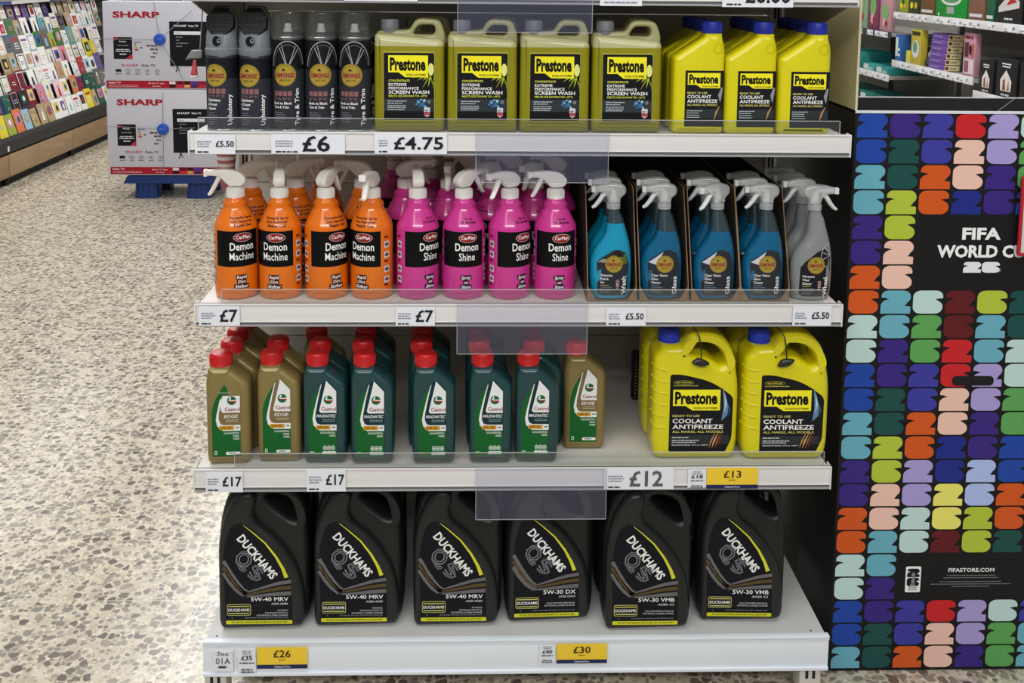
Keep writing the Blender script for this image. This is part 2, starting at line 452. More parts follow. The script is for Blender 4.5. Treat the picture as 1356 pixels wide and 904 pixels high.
# ------------------------------------------------------------------ price tickets
NAVY = '1d2235'
def ticket(x0, x1, z0, z1, price, label, kind='white', price_h=.5, px=.97, y=-.0052, wfit=None, old=None, seed=1, bold=.02, pcol=None):
    W, H = x1 - x0, z1 - z0
    t = thing('price_ticket', label, 'price ticket', ((x0 + x1) / 2, y, z0), group='price tickets on the shelf edges')
    bm = bmesh.new(); bx(bm, -W / 2, W / 2, 0, .0008, 0, H)
    link_mesh('card', bm, mat('e8ebf2' if kind != 'yellow' else 'f5cf36', .35), t, smooth=False)
    A = Art()
    if kind == 'white':
        A.text(price, -W / 2 + W * px, H * (.5 - price_h * .5) + H * .04, H * price_h, pcol or '23252c', width=wfit, align='r', bold=bold)
        e = W * px - (wfit or W * .45) - W * .04
        A.lines(-W / 2 + W * .06, H * .62, -W / 2 + min(e, W * .42), 3, H * .12, H * .045, '7b8296', seed=seed)
        A.lines(-W / 2 + W * .06, H * .08, -W / 2 + min(e, W * .40), 1, H * .1, H * .07, '30333c', seed=seed + 3)
    elif kind == 'old':
        A.text(price, 0, H * .52, H * .2, '2c2e36', align='c', bold=.02, width=W * .62)
        A.lines(-W * .42, H * .36, W * .42, 1, .01, H * .06, '5a5d66', seed=seed, align='c')
        A.lines(-W * .42, H * .08, W * .42, 2, H * .1, H * .06, '5a5d66', seed=seed + 1, align='c')
        A.lines(-W * .3, H * .86, W * .3, 2, H * .09, H * .05, '9a9da6', seed=seed + 2, align='c')
    elif kind == 'yellow':
        A.rect(-W / 2, 0, W / 2, H * .19, '232c56', 1)
        A.text('Clubcard Price', 0, H * .055, H * .085, 'e8e8f0', align='c', bold=.01, layer=2)
        A.text(price, 0, H * .54, H * .34, '2a2418', align='c', width=W * .34, bold=.012)
        A.lines(-W * .09, H * .40, W * .09, 1, .01, H * .04, '8a6a20', align='c', seed=seed)
    elif kind == 'blank':
        A.lines(-W * .4, H * .12, W * .4, 1, .01, H * .06, '8a90a0', seed=seed)
    elif kind == 'loc':
        A.text('01A', 0, H * .33, H * .28, '3b3e48', align='c', width=W * .72)
        A.text('36E', 0, H * .70, H * .2, '55585f', align='c', width=W * .6)
        A.lines(-W * .34, H * .15, W * .34, 1, .01, H * .09, '3a3c44', seed=seed, align='c')
        A.poly([(-W * .55, H * .93), (-W * .5, H * .82), (-W * .2, H * .9), (W * .1, H * .8), (W * .55, H * .9), (W * .55, H * 1.02), (-W * .5, H * 1.02)], 'f4f4f6', 4)
    A.build('print', t, flat(-.0004), eps=.0002)
    return t
ticket(-.612, -.5372, 1.129, 1.1658, '£5.50', 'white £5.50 price ticket at the left end of the top full shelf', wfit=.034, price_h=.3, seed=2)
ticket(-.4705, -.3331, 1.130, 1.168, '£6', 'wide white £6 price ticket under the aerosol cans with clear caps', wfit=.052, price_h=.78, px=.80, seed=3, bold=.02)
ticket(-.2778, -.1419, 1.131, 1.1705, '£4.75', 'wide white £4.75 price ticket under the yellow-green screen wash jugs', wfit=.093, price_h=.6, px=.95, seed=4, bold=.02)
ticket(-.6130, -.5353, .797, .8357, '£7', 'white £7 price ticket under the orange spray bottles', wfit=.034, price_h=.62, px=.95, seed=5, bold=.02)
ticket(-.2391, -.1640, .797, .8344, '£7', 'white £7 price ticket under the pink spray bottles', wfit=.034, price_h=.62, px=.96, seed=6, bold=.02)
ticket(.1656, .2425, .797, .8331, '£5.50', 'white £5.50 price ticket under the leftmost blue spray bottle', wfit=.035, price_h=.34, px=.94, seed=7)
ticket(.5279, .6036, .797, .8363, '£5.50', 'white £5.50 price ticket under the grey wheel spray bottle', wfit=.034, price_h=.34, px=.94, seed=8)
ticket(-.6079, -.5361, .4625, .5046, '£17', 'white £17 price ticket under the leftmost gold oil bottle', wfit=.037, price_h=.46, px=.97, seed=9, bold=.02)
ticket(-.4127, -.3370, .4630, .5094, '£17', 'white £17 price ticket under the green oil bottles, second of the two £17', wfit=.036, price_h=.46, px=.97, seed=10, bold=.02)
ticket(.1680, .3062, .4644, .5073, '£12', 'wide white £12 price ticket left of the yellow £13 ticket', wfit=.066, price_h=.74, px=.84, seed=11, bold=.02, pcol='5c5d60')
ticket(.3335, .3700, .4672, .5050, '£18', 'small white £18 ticket touching the yellow £13 ticket', 'old', seed=12)
ticket(.3707, .4727, .4651, .5079, '£13', 'yellow and navy £13 price ticket under the yellow jugs', 'yellow', seed=13)
ticket(-.6002, -.5611, .0924, .1400, '01A', 'torn grey-white 01A location ticket on the base front', 'loc', y=-.0114, seed=14)
ticket(-.5512, -.5164, .0903, .1400, '£35', 'small white £35 ticket beside the yellow £26 ticket', 'old', y=-.0114, seed=15)
ticket(-.5140, -.4148, .0973, .1420, '£26', 'yellow and navy £26 price ticket on the base front', 'yellow', y=-.0114, seed=16)
ticket(.0452, .0776, .1050, .1420, '£40', 'small white £40 ticket beside the yellow £30 ticket', 'old', y=-.0114, seed=17)
ticket(.0800, .1809, .1022, .1435, '£30', 'yellow and navy £30 price ticket on the base front', 'yellow', y=-.0114, seed=18)
ticket(-.3332, -.1972, 1.4170, 1.455, '', 'wide white ticket on the highest rail, left of the clear flag', 'blank', seed=19)
ticket(.1412, .2197, 1.4126, 1.455, '', 'narrow white ticket on the highest rail, right of the clear flag', 'blank', seed=20)
ticket(.3698, .5037, 1.4124, 1.4561, '£6.00', 'wide white £6.00 ticket on the highest rail above the antifreeze bottles', wfit=.085, price_h=.68, px=.96, seed=21, bold=.02)

# ------------------------------------------------------------------ clear plastic flags clipped over the rails
def flag(x0, x1, z0, z1, label):
    t = thing('shelf_flag', label, 'shelf flag', ((x0 + x1) / 2, -.0075, z0), group='clear flags hanging from the shelf edges')
    W, H = x1 - x0, z1 - z0
    bm = bmesh.new()
    bx(bm, -W / 2 + .001, W / 2 - .001, 0, .0009, .001, H)
    link_mesh('sheet', bm, FLAG, t, smooth=False)
    bm = bmesh.new()
    bx(bm, -W / 2, W / 2, -.0002, .0011, 0, .001); bx(bm, -W / 2, -W / 2 + .001, -.0002, .0011, 0, H); bx(bm, W / 2 - .001, W / 2, -.0002, .0011, 0, H)
    link_mesh('cut_edge', bm, EDGE_CLEAR, t, smooth=False)
flag(-.1234, .1276, 1.3611, 1.4623, 'clear plastic flag hanging from the highest rail over the screen wash handles')
flag(-.0881, .1633, 1.0773, 1.1731, 'clear plastic flag on the rail below the screen wash jugs')
flag(-.1221, .1294, .7411, .8420, 'clear plastic flag on the rail below the pink spray bottles')
flag(-.0838, .1731, .4038, .5095, 'clear plastic flag on the rail above the black oil cans')
#@PART3
# ================================================================== products on the shelves
TEXTW = 'f2f2f0'
def gold_badge(A, x, z, r, layer=2):
    A.ell(x, z, r, r, 'a8923c', layer); A.ring(x, z, r * .97, r * .97, r * .06, '8d7425', layer + 1)
    A.ell(x - r * .08, z + r * .42, r * .17, r * .08, '4a3514', layer + 1); A.ell(x - r * .08, z + r * .5, r * .09, r * .08, '4a3514', layer + 1)
    A.rect(x - r * .86, z - r * .27, x + r * .86, z + r * .22, 'a97c48', layer + 1)
    A.text('SIMONIZ', x, z - r * .2, r * .36, '7a231c', width=r * 1.6, align='c', bold=.015, layer=layer + 2)
    A.text('SINCE 1910', x, z - r * .55, r * .17, '6a5417', width=r * .85, align='c', bold=.02, layer=layer + 2)
    for k in range(9):
        a = PI * (.15 + .7 * k / 8); A.rect(x + r * .8 * math.cos(a) - r * .05, z + r * .8 * math.sin(a) - r * .045, x + r * .8 * math.cos(a) + r * .05, z + r * .8 * math.sin(a) + r * .045, '7d6622', layer + 1)

# ---------------------------------------------------------------- aerosol cans
def can_body(t, R, h):
    bm = bmesh.new()
    loft(bm, [(0, R * .95, R * .95), (.002, R * .99, R * .99), (.005, R, R), (h - .006, R, R), (h - .002, R * .985, R * .985), (h, R * .93, R * .93)], 40)
    return link_mesh('can', bm, mat('2a2b33', .3), t)

def upholstery_can():
    t = thing('aerosol_can', '', 'aerosol can')
    R = .0305; H = .145
    can_body(t, R, H)
    bm = bmesh.new()
    for z in (.0008, H - .001): loft(bm, [(z - .001, R * 1.01, R * 1.01), (z + .0015, R * 1.02, R * 1.02), (z + .003, R * .99, R * .99)], 40)
    link_mesh('seam_ring', bm, mat('b0b2b4', .25, .9), t)
    A = Art()
    A.rect(-.047, .008, .047, .1, '30323c', 0); A.rect(-.047, .1, .047, .138, '17181f', 0)
    gold_badge(A, -.008, .106, .0215)
    for k in range(4): A.rect(-.024 + k * .0092, .071, -.0165 + k * .0092, .081, '8d5f62', 1); A.lines(-.024 + k * .0092, .067, -.0165 + k * .0092, 2, .0025, .0012, '8d6f72', seed=k)
    A.text('Upholstery', -.024, .057, .0052, TEXTW, width=.026, bold=.02)
    A.text('& Carpet', -.024, .049, .0052, TEXTW, width=.02, bold=.02); A.text('Cleaner', -.024, .041, .0052, TEXTW, width=.018, bold=.02)
    A.lines(-.024, .034, -.004, 6, .0042, .0012, '8a8c94', seed=4)
    A.text('Upholstery', .0225, .012, .0085, TEXTW, width=.058, bold=.02, rot=PI / 2)
    A.build('label', t, wrap(R, 0.0), step=.006)
    # brush cap: grey sleeve, raked black brush pad in front, sprayer window
    G = mat('73787e', .38)
    bm = bmesh.new()
    loft(bm, [(H - .002, R * 1.0, R * 1.0), (H + .001, R * 1.05, R * 1.05), (H + .010, R * 1.05, R * 1.05), (H + .012, R * .99, R * .99), (H + .036, R * .95, R * .93), (H + .046, R * .93, R * .74, 0, .005), (H + .060, R * .9, R * .5, 0, .012), (H + .078, R * .68, R * .28, 0, .018), (H + .088, R * .45, R * .16, 0, .021)], 40)
    cap = link_mesh('brush_cap', bm, G, t)
    bm = bmesh.new()
    octo = [(-.013, 0), (.013, 0), (.0265, .018), (.0265, .037), (.012, .056), (-.012, .056), (-.0265, .037), (-.0265, .018)]
    outline_bm(bm, octo, .014, .003)
    rn = random.Random(3)
    for i in range(13):
        for j in range(13):
            x = -.024 + i * .004; z = .003 + j * .0042
            lim = .0265 if .018 <= z <= .037 else (.013 + .0135 * z / .018 if z < .018 else .0265 - .0145 * (z - .037) / .019)
            if abs(x) < lim - .002: loft_cone = bx(bm, x - .0009, x + .0009, -.0105, -.006, z - .0009, z + .0009)
    bm.transform(Matrix.Translation((0, -.0185, H + .034)) @ Matrix.Rotation(-math.radians(22), 4, 'X'))
    link_mesh('brush_pad', bm, mat('0b0c0f', .6), cap)
    A = Art(); A.ell(-.003, H + .0255, .008, .0095, '14151a', 1); A.ring(-.003, H + .0255, .0086, .0101, .0008, '565a60', 2); A.ell(.001, H + .0265, .0034, .0042, '8b9096', 2); A.ell(.0015, H + .0268, .0018, .0022, '101114', 3)
    A.build('sprayer_window', cap, lambda u, v, h: wrap(R * .985)(u, v, h), step=.004)
    return t

def tyre_can():
    t = thing('aerosol_can', '', 'aerosol can')
    R = .0303; H = .178
    can_body(t, R, H)
    bm = bmesh.new()
    for z in (.0008, H - .001): loft(bm, [(z - .001, R * 1.01, R * 1.01), (z + .0015, R * 1.02, R * 1.02), (z + .003, R * .99, R * .99)], 40)
    link_mesh('seam_ring', bm, mat('b0b2b4', .25, .9), t)
    A = Art()
    A.rect(-.047, .006, .047, .118, '2e3037', 0); A.rect(-.047, .118, .047, .173, '15161a', 0)
    A.ring(.004, .118, .034, .054, .0016, 'a9aeb2', 1, 40, .05 * PI, .97 * PI); A.ring(.004, .118, .029, .047, .0008, '6d7276', 1, 40, .05 * PI, .97 * PI)
    for a in (.28, .34, .62, .68): A.strip([(.004 + .006 * math.cos(PI * a), .128), (.004 + .03 * math.cos(PI * a), .118 + .05 * math.sin(PI * a))], .0012, 'a9aeb2', 1)
    gold_badge(A, -.002, .108, .0215)
    for k in range(4): A.rect(-.024 + k * .0092, .068, -.0165 + k * .0092, .077, '8d5f62', 1); A.lines(-.024 + k * .0092, .063, -.0165 + k * .0092, 2, .0025, .0012, '8d6f72', seed=k)
    A.text('Back to Black', -.025, .052, .0048, TEXTW, width=.036, bold=.02); A.text('Tyre & Trim', -.025, .0445, .0048, TEXTW, width=.03, bold=.02)
    A.lines(-.024, .036, .0, 5, .0042, .0012, '8a8c94', seed=4)
    A.text('Tyre & Trim', .0245, .012, .0085, TEXTW, width=.07, bold=.02, rot=PI / 2)
    A.build('label', t, wrap(R), step=.006)
    bm = bmesh.new()
    loft(bm, [(H, R * .95, R * .95), (H + .003, R * .8, R * .8), (H + .006, R * .4, R * .4), (H + .010, .006, .006)], 32)
    dome = link_mesh('dome', bm, mat('8e9092', .3, .8), t)
    bm = bmesh.new()
    loft(bm, [(H + .010, .0095, .0095), (H + .013, .0095, .0095), (H + .0135, .0075, .0075), (H + .022, .0068, .0068), (H + .026, .006, .006)], 20)
    tube(bm, [(0, -.005, H + .019), (0, -.0085, H + .019)], .002)
    link_mesh('spray_button', bm, mat('e6e7e6', .4), dome)
    bm = bmesh.new()
    loft(bm, [(H - .004, R * 1.035, R * 1.035), (H + .002, R * 1.04, R * 1.04), (H + .003, R * .995, R * .995), (H + .043, R * .98, R * .98), (H + .047, R * .95, R * .95), (H + .0475, R * .5, R * .5)], 40, caps=(False, True))
    link_mesh('clear_cap', bm, CLEAR_CAP, t)
    return t

up = upholstery_can()
place(up, (-.572, .054, S1), 0, 'grey-capped aerosol can with black brush head at the left end of its shelf', 'aerosol cans with black brush caps')
place(up, (-.509, .050, S1), 0, 'aerosol can with black brush head, just left of the first clear-capped can', 'aerosol cans with black brush caps')
place(up, (-.588, .125, S1), 0, 'brush-headed aerosol can behind the one at the left shelf end', 'aerosol cans with black brush caps')
place(up, (-.5225, .122, S1), 0, 'brush-headed aerosol can behind the one beside the clear-capped cans', 'aerosol cans with black brush caps')
ty = tyre_can()
for i, (x, lab) in enumerate(((-.447, 'black tyre spray can with clear cap, next to the brush-headed cans'), (-.384, 'black tyre spray can with clear cap, middle of the three in front'), (-.3205, 'black tyre spray can with clear cap, beside the screen wash jugs'))):
    place(ty, (x, .053, S1), (0, .12, -.06)[i], lab, 'clear-capped tyre spray cans')
for x, lab in ((-.445, 'clear-capped spray can behind the leftmost clear-capped one'), (-.378, 'clear-capped spray can behind the middle clear-capped one'), (-.311, 'clear-capped spray can behind the one beside the jugs')):
    place(ty, (x, .125, S1), 0, lab, 'clear-capped tyre spray cans')

# ---------------------------------------------------------------- the yellow-on-black logo used on three kinds of label
def yellow_logo(A, x0, z0, x1, z1, layer=2):
    W, H = x1 - x0, z1 - z0
    A.poly([(x0, z0 + H * .22), (x0 + W * .26, z0 + H * .22), (x0 + W * .42, z0), (x1, z0), (x1, z1), (x0, z1)], 'f4ea2a', layer)
    A.text('Prestone', x0 + W * .04, z0 + H * .33, H * .57, '111111', width=W * .90, bold=.045, layer=layer + 1)
    A.text('EXCELS IN EXTREMES', x1 - W * .05, z0 + H * .07, H * .09, '222010', width=W * .5, align='r', bold=.02, layer=layer + 1)

# ---------------------------------------------------------------- screen wash jugs
def split_mats(bm, z, upper):
    bmesh.ops.bisect_plane(bm, geom=bm.verts[:] + bm.edges[:] + bm.faces[:], dist=1e-6, plane_co=(0, 0, z), plane_no=(0, 0, 1))
    for f in bm.faces:
        if f.calc_center_median().z > z: f.material_index = upper

def screenwash_jug():
    t = thing('screen_wash_jug', '', 'jug')
    W = .134
    o = fillet([(-W / 2, 0, .010), (W / 2, 0, .010), (W / 2, .186, .004), (.058, .213, .012), (.012, .2165, .014), (-.001, .1935, .006), (-W / 2 + .002, .190, .008)], 5)
    hole = fillet([(.004, .184, .008), (.048, .184, .009), (.048, .203, .009), (.016, .203, .008)][::-1], 5)
    bm = bmesh.new()
    outline_bm(bm, [p for p in o], .03, .006, [hole], yc=0)
    b2 = bmesh.new()
    outline_bm(b2, fillet([(-W / 2, 0, .010), (W / 2, 0, .010), (W / 2 - .001, .176, .012), (-W / 2 + .001, .188, .010)], 5), .085, .012)
    me = bpy.data.meshes.new('x'); b2.to_mesh(me); b2.free(); bm.from_mesh(me); bpy.data.meshes.remove(me)
    split_mats(bm, .1635, 1)
    link_mesh('jug_body', bm, [mat('8f8a14', .22, coat=.3), mat('b9b786', .3, coat=.2)], t)
    bm = bmesh.new()
    outline_bm(bm, fillet([(-.05, .02, .004), (.05, .02, .004), (.05, .154, .004), (-.05, .154, .004)]), .004, .0012, yc=-.0425)
    link_mesh('label_panel', bm, mat('9a9626', .25), t)
    bm = bmesh.new()
    loft(bm, [(.187, .0165, .0165, -.0395), (.1935, .0165, .0165, -.0395), (.194, .0178, .0178, -.0395), (.211, .0172, .0172, -.0395), (.213, .016, .016, -.0395)], 24)
    link_mesh('screw_cap', bm, mat('7c7f86', .45), t)
    A = Art()
    A.rect(-.0475, .023, .0475, .151, '15161a', 0, r=.003)
    A.rect(-.0475, .04, .0475, .064, '30363a', 1)
    for k in range(13):   # the printed lemon starburst
        a = -PI * .25 - PI * .95 * k / 12; L = .026 + .008 * (k % 3)
        c = ('d5dc4a', 'aebc2e', '7f8d22')[k % 3]
        A.poly([(.043 + .003 * math.cos(a + 1.57), .116 + .003 * math.sin(a + 1.57)), (min(.0475, .043 + L * math.cos(a)), .116 + L * .9 * math.sin(a)), (.043 - .003 * math.cos(a + 1.57), .116 - .003 * math.sin(a + 1.57))], c, 1)
    A.ell(.0415, .120, .0055, .012, 'e2e48a', 2, 20)
    yellow_logo(A, -.039, .105, .036, .1465, 3)
    A.text('CONCENTRATE', -.0385, .0965, .004, 'd8dd55', width=.04, bold=.02)
    A.text('EXTREME', -.0385, .0885, .0052, TEXTW, width=.034, bold=.015); A.text('PERFORMANCE', -.0385, .0815, .0052, TEXTW, width=.057, bold=.015)
    A.text('SCREEN WASH', -.0385, .0733, .0066, TEXTW, width=.077, bold=.018); A.text('MELTS ICE DOWN TO -10°C', -.0385, .0672, .0038, 'd8dd55', width=.073, bold=.02)
    A.lines(-.0405, .0585, -.004, 2, .0042, .0018, 'b9c0c4', seed=2); A.lines(-.0405, .0495, .006, 3, .0036, .0016, 'b9c0c4', seed=3)
    for (x, z, r, c) in ((.018, .058, .0035, '5b96c8'), (.026, .053, .0045, '3a6f9f'), (.029, .0605, .003, '8fc0dc'), (.02, .05, .003, '2f5f8d'), (.031, .049, .002, '9fc8e0'), (.023, .0625, .0016, '9fc8e0'), (.014, .0535, .0016, '5b96c8')): A.ell(x, z, r, r, c, 2, 14)
    A.ring(.038, .0585, .0028, .0028, .0008, 'c5c8ca', 2, 14)
    A.rect(.0285, .0345, .04, .0475, 'cfd2d6', 3, r=.002); A.rect(.0285, .0325, .04, .0385, 'b24a4e', 4); A.poly([(.0285, .0325), (.04, .0325), (.0343, .0285)], 'd8b0b0', 4); A.lines(.030, .041, .0385, 2, .0032, .0015, '444a58', 5, seed=8)
    A.build('label', t, flat(-.0447))
    return t
sw = screenwash_jug()
for i, (x, lab) in enumerate(((-.2155, 'leftmost yellow-green screen wash jug, beside the clear-capped aerosol cans'), (-.0765, 'second screen wash jug from the left, its cap just clear of the flag'), (.0620, 'third screen wash jug, its whole handle behind the clear flag'), (.2005, 'rightmost screen wash jug, beside the opaque yellow antifreeze bottles'))):
    place(sw, (x, .072, S1), 0, lab, 'screen wash jugs')
for i, (x, lab) in enumerate(((-.206, 'screen wash jug in the row behind, at the left'), (-.068, 'screen wash jug in the row behind, second from the left'), (.071, 'screen wash jug in the row behind, third from the left'), (.2095, 'screen wash jug in the row behind, at the right'))):
    place(sw, (x, .172, S1), 0, lab, 'screen wash jugs')

# ---------------------------------------------------------------- one litre antifreeze bottles
YEL = 'dad00a'
def antifreeze_bottle():
    t = thing('antifreeze_bottle', '', 'bottle')
    W = .098
    o = fillet([(-W / 2, 0, .008), (W / 2, 0, .008), (W / 2, .165, .012), (W / 2 - .006, .186, .004), (W / 2 - .006, .192, 0), (W / 2 - .038, .192, 0), (W / 2 - .040, .186, .006), (-W / 2 + .010, .153, .016), (-W / 2, .146, .006)], 6)
    bm = bmesh.new(); outline_bm(bm, o, .062, .011, seg=3)
    link_mesh('bottle_body', bm, mat(YEL, .3, coat=.2), t)
    bm = bmesh.new()
    loft(bm, [(.1915, .0178, .0178, W / 2 - .021), (.193, .0185, .0185, W / 2 - .021), (.212, .018, .018, W / 2 - .021), (.2145, .0165, .0165, W / 2 - .021)], 28)
    for k in range(28):
        a = 2 * PI * k / 28; bx(bm, W / 2 - .021 + .0184 * math.cos(a) - .0006, W / 2 - .021 + .0184 * math.cos(a) + .0006, .0184 * math.sin(a) - .0006, .0184 * math.sin(a) + .0006, .194, .211)
    link_mesh('screw_cap', bm, mat('1d2fa8', .42), t)
    bm = bmesh.new(); A = Art(); A.ring(.034, .164, .009, .0105, .0008, 'b9b008', 1); A.ring(.034, .164, .0065, .0078, .0006, 'c8bf10', 1)
    A.build('moulded_ring', t, flat(-.0312))
    A = Art()
    A.rect(-.027, .014, .047, .122, '101014', 0, r=.001)
    A.rect(-.0255, .0155, .0455, .1205, '1a1b20', 1)
    A.rect(-.0255, .030, .0455, .048, '2f3537', 2)
    yellow_logo(A, -.0225, .0885, .040, .1175, 3)
    A.strip([(.044, .09), (.040, .075), (.041, .062)], [.003, .007, .001], '8b9099', 2)
    A.strip([(.030, .028), (.034, .042), (.040, .054)], [.001, .004, .001], 'b08a5a', 3)
    A.text('READY TO USE', -.0225, .0775, .0036, 'd9d270', width=.038, bold=.02)
    A.text('COOLANT', -.0225, .069, .0064, TEXTW, width=.046, bold=.018); A.text('ANTIFREEZE', -.0225, .0605, .0064, TEXTW, width=.058, bold=.018)
    A.text('ALL MAKES, ALL MODELS', -.0225, .0545, .0034, 'd9d270', width=.058, bold=.02)
    A.lines(-.0225, .044, .012, 4, .0042, .0014, 'b9c0c4', seed=5)
    A.build('label', t, flat(-.0313))
    return t
af = antifreeze_bottle()
NX = ('first', 'second', 'third', 'fourth')
for c, (x, y, nm) in enumerate(((.338, .055, 'beside the screen wash jugs'), (.4375, .052, 'in the middle column'), (.5395, .046, 'at the right shelf end'))):
    for r in range(4):
        lab = ('yellow antifreeze bottle with blue cap, front of the row ' if r == 0 else 'yellow antifreeze bottle with blue cap, %s back in the row ' % NX[r]) + nm
        place(af, (x + (.003 if c == 1 and r % 2 else 0), y + r * .067, S1), (.0, .02, -.015)[c] if r == 0 else 0, lab, 'one litre antifreeze bottles')

# ---------------------------------------------------------------- trigger spray bottles (opaque, orange and pink)
def trigger_head(t, z, R, m, lever, collar_m=None, open_shroud=True):
    """a head whose nozzle points to local +x; hood, nozzle and lever"""
    bm = bmesh.new()
    prof = fillet([(-.020, .010, .006), (-.0215, .020, .008), (-.010, .033, .012), (.014, .0385, .012), (.040, .0375, .003), (.0525, .0365, .002), (.0525, .026, .002), (.040, .0255, .004), (.028, .0225, .008), (.017, .010, .008), (.010, .004, .003), (-.012, .004, .003)], 5)
    outline_bm(bm, prof, .019, .0045, seg=3)
    # hood tapers towards the nozzle
    for v in bm.verts:
        k = min(max((v.co.x + .02) / .075, 0), 1); v.co.y *= 1.25 - .55 * k
        v.co.z += z
    h = link_mesh('trigger_head', bm, m, t)
    bm = bmesh.new()
    tube(bm, [(.050, 0, z + .031), (.057, 0, z + .031)], .0066, 14); bx(bm, .0525, .0585, -.0068, .0068, z + .0245, z + .0375, bevel=.001)
    link_mesh('nozzle', bm, m, h)
    bm = bmesh.new()
    tube(bm, [(.028, 0, z + .026), (.034, 0, z + .014), (.040, 0, z + .002), (.047, 0, z - .010), (.051, 0, z - .0125)], .004, 10, taper=[.0045, .0048, .0045, .004, .0028])
    for v in bm.verts: v.co.y *= 1.35
    link_mesh('lever', bm, lever, h)
    return h

WHITE_PL = mat('f1efeb', .33)
def demon_bottle(base, name2, tagline, small, dark):
    t = thing('spray_bottle', '', 'spray bottle')
    R = .0418
    bm = bmesh.new()
    loft(bm, [(0, R * .9, R * .9), (.003, R * .97, R * .97), (.009, R, R), (.136, R, R), (.143, R * .975, R * .975), (.150, R * .90, R * .90), (.170, R * .66, R * .66), (.176, R * .575, R * .575), (.179, R * .56, R * .56), (.181, R * .575, R * .575), (.186, R * .56, R * .56), (.190, R * .46, R * .46), (.197, R * .40, R * .40)], 48)
    link_mesh('bottle_body', bm, mat(base, .22, coat=.5), t)
    A = Art()
    A.rect(-.047, .066, .042, .136, '08080b', 0)
    A.ell(.008, .1235, .0185, .0088, 'c7b6b0', 1); A.ell(.008, .1235, .0172, .0078, '8e1b22', 2)
    A.text('CarPlan', .008, .1208, .0068, TEXTW, width=.027, align='c', bold=.02)
    A.text('Demon', .006, .0985, .0155, TEXTW, width=.046, align='c', bold=.018); A.text(name2, .006, .079, .0155, TEXTW, width=.048 if len(name2) > 5 else .031, align='c', bold=.006)
    rows = tagline
    for k, s in enumerate(rows):
        wz = .0038 * len(s) * .95
        A.rect(.004 - wz / 2 - .002, .0405 - k * .0093, .004 + wz / 2 + .002, .050 - k * .0093, dark, 1, r=.002)
        A.text(s, .004, .0425 - k * .0093, .0062, TEXTW, width=wz, align='c', bold=.015, shear=.15)
    # column of little picture squares down the side
    for side in (-1, 1):
        for k in range(4):
            x = -.0625 if side < 0 else .056; z = .108 - k * .0205 - (.008 if k > 1 else 0)
            A.rect(x - .0065, z - .0065, x + .0065, z + .0065, 'd8cfcf', 0, r=.0012); A.ell(x, z, .0048, .0032, '3d3338', 1, 14); A.ell(x, z + .001, .0025, .0035, '5d4d52', 2, 12)
        for z in (.121, .073, .026): A.lines(x - .006, z, x + .006, 1, .01, .0042, '6a1d20', 1, seed=3)
    A.build('label', t, wrap(R), step=.007)
    A = Art()
    for k, s in enumerate(small): A.text(s, .008, .158 - k * .0068, .0048, '3a1a26', width=.0034 * len(s), align='c', bold=.02, layer=1)
    def cone(u, v, h):
        k = (v - .150) / .020; rr = R * (.90 + (.66 - .90) * k) + h + .0006; return (rr * math.sin(u / .035), -rr * math.cos(u / .035), v)
    A.build('shoulder_print', t, cone)
    bm = bmesh.new(); loft(bm, [(.1915, .0168, .0168), (.193, .0172, .0172), (.2125, .0168, .0168), (.2145, .014, .014)], 28)
    for k in range(28):
        a = 2 * PI * k / 28; bx(bm, .0169 * math.cos(a) - .0005, .0169 * math.cos(a) + .0005, .0169 * math.sin(a) - .0005, .0169 * math.sin(a) + .0005, .194, .211)
    link_mesh('collar', bm, WHITE_PL, t)
    trigger_head(t, .2125, R, WHITE_PL, WHITE_PL)
    return t
orange = demon_bottle('e4720a', 'Machine', ['Rapid', 'Dirt', 'Shifter'], ['Powerful Spray', 'Dirt Remover', 'Rapid Gel'], '4d1410')
pink = demon_bottle('cc3690', 'Shine', ['Spray', 'on', 'Shine'], ['Up to', '10 shines'], '3a1235')
D = math.radians
for x, rz, sp, lab in ((-.5575, D(20), D(180 + 8), 'orange spray bottle at the left shelf end, nozzle pointing left'), (-.4715, D(-12), D(98), 'second orange spray bottle from the left in the front row'), (-.3815, D(30), D(65), 'third orange spray bottle from the left in the front row'), (-.2920, D(-28), D(258), 'orange spray bottle beside the pink ones, nozzle pointing forward')):
    place(orange, (x, .072, S2), rz, lab, 'orange trigger spray bottles', spin=sp)
for x, y, sp, lab in ((-.549, .162, D(0), 'orange spray bottle behind the one at the left shelf end'), (-.4575, .166, D(25), 'orange spray bottle in the back row, second from the left'), (-.415, .258, D(215), 'orange spray bottle furthest back against the panel'), (-.320, .165, D(178), 'orange spray bottle in the back row, nozzle pointing left')):
    place(orange, (x, y, S2), D(12), lab, 'orange trigger spray bottles', spin=sp)
for x, rz, sp, lab in ((-.2015, D(32), D(100), 'pink spray bottle next to the orange ones in the front row'), (-.1110, D(2), D(40), 'second pink spray bottle from the left in the front row'), (-.0205, D(30), D(222), 'third pink spray bottle from the left, its nozzle below the flag'), (.0700, D(3), D(195), 'pink spray bottle at the right of the front pink row')):
    place(pink, (x, .072, S2), rz, lab, 'pink trigger spray bottles', spin=sp)
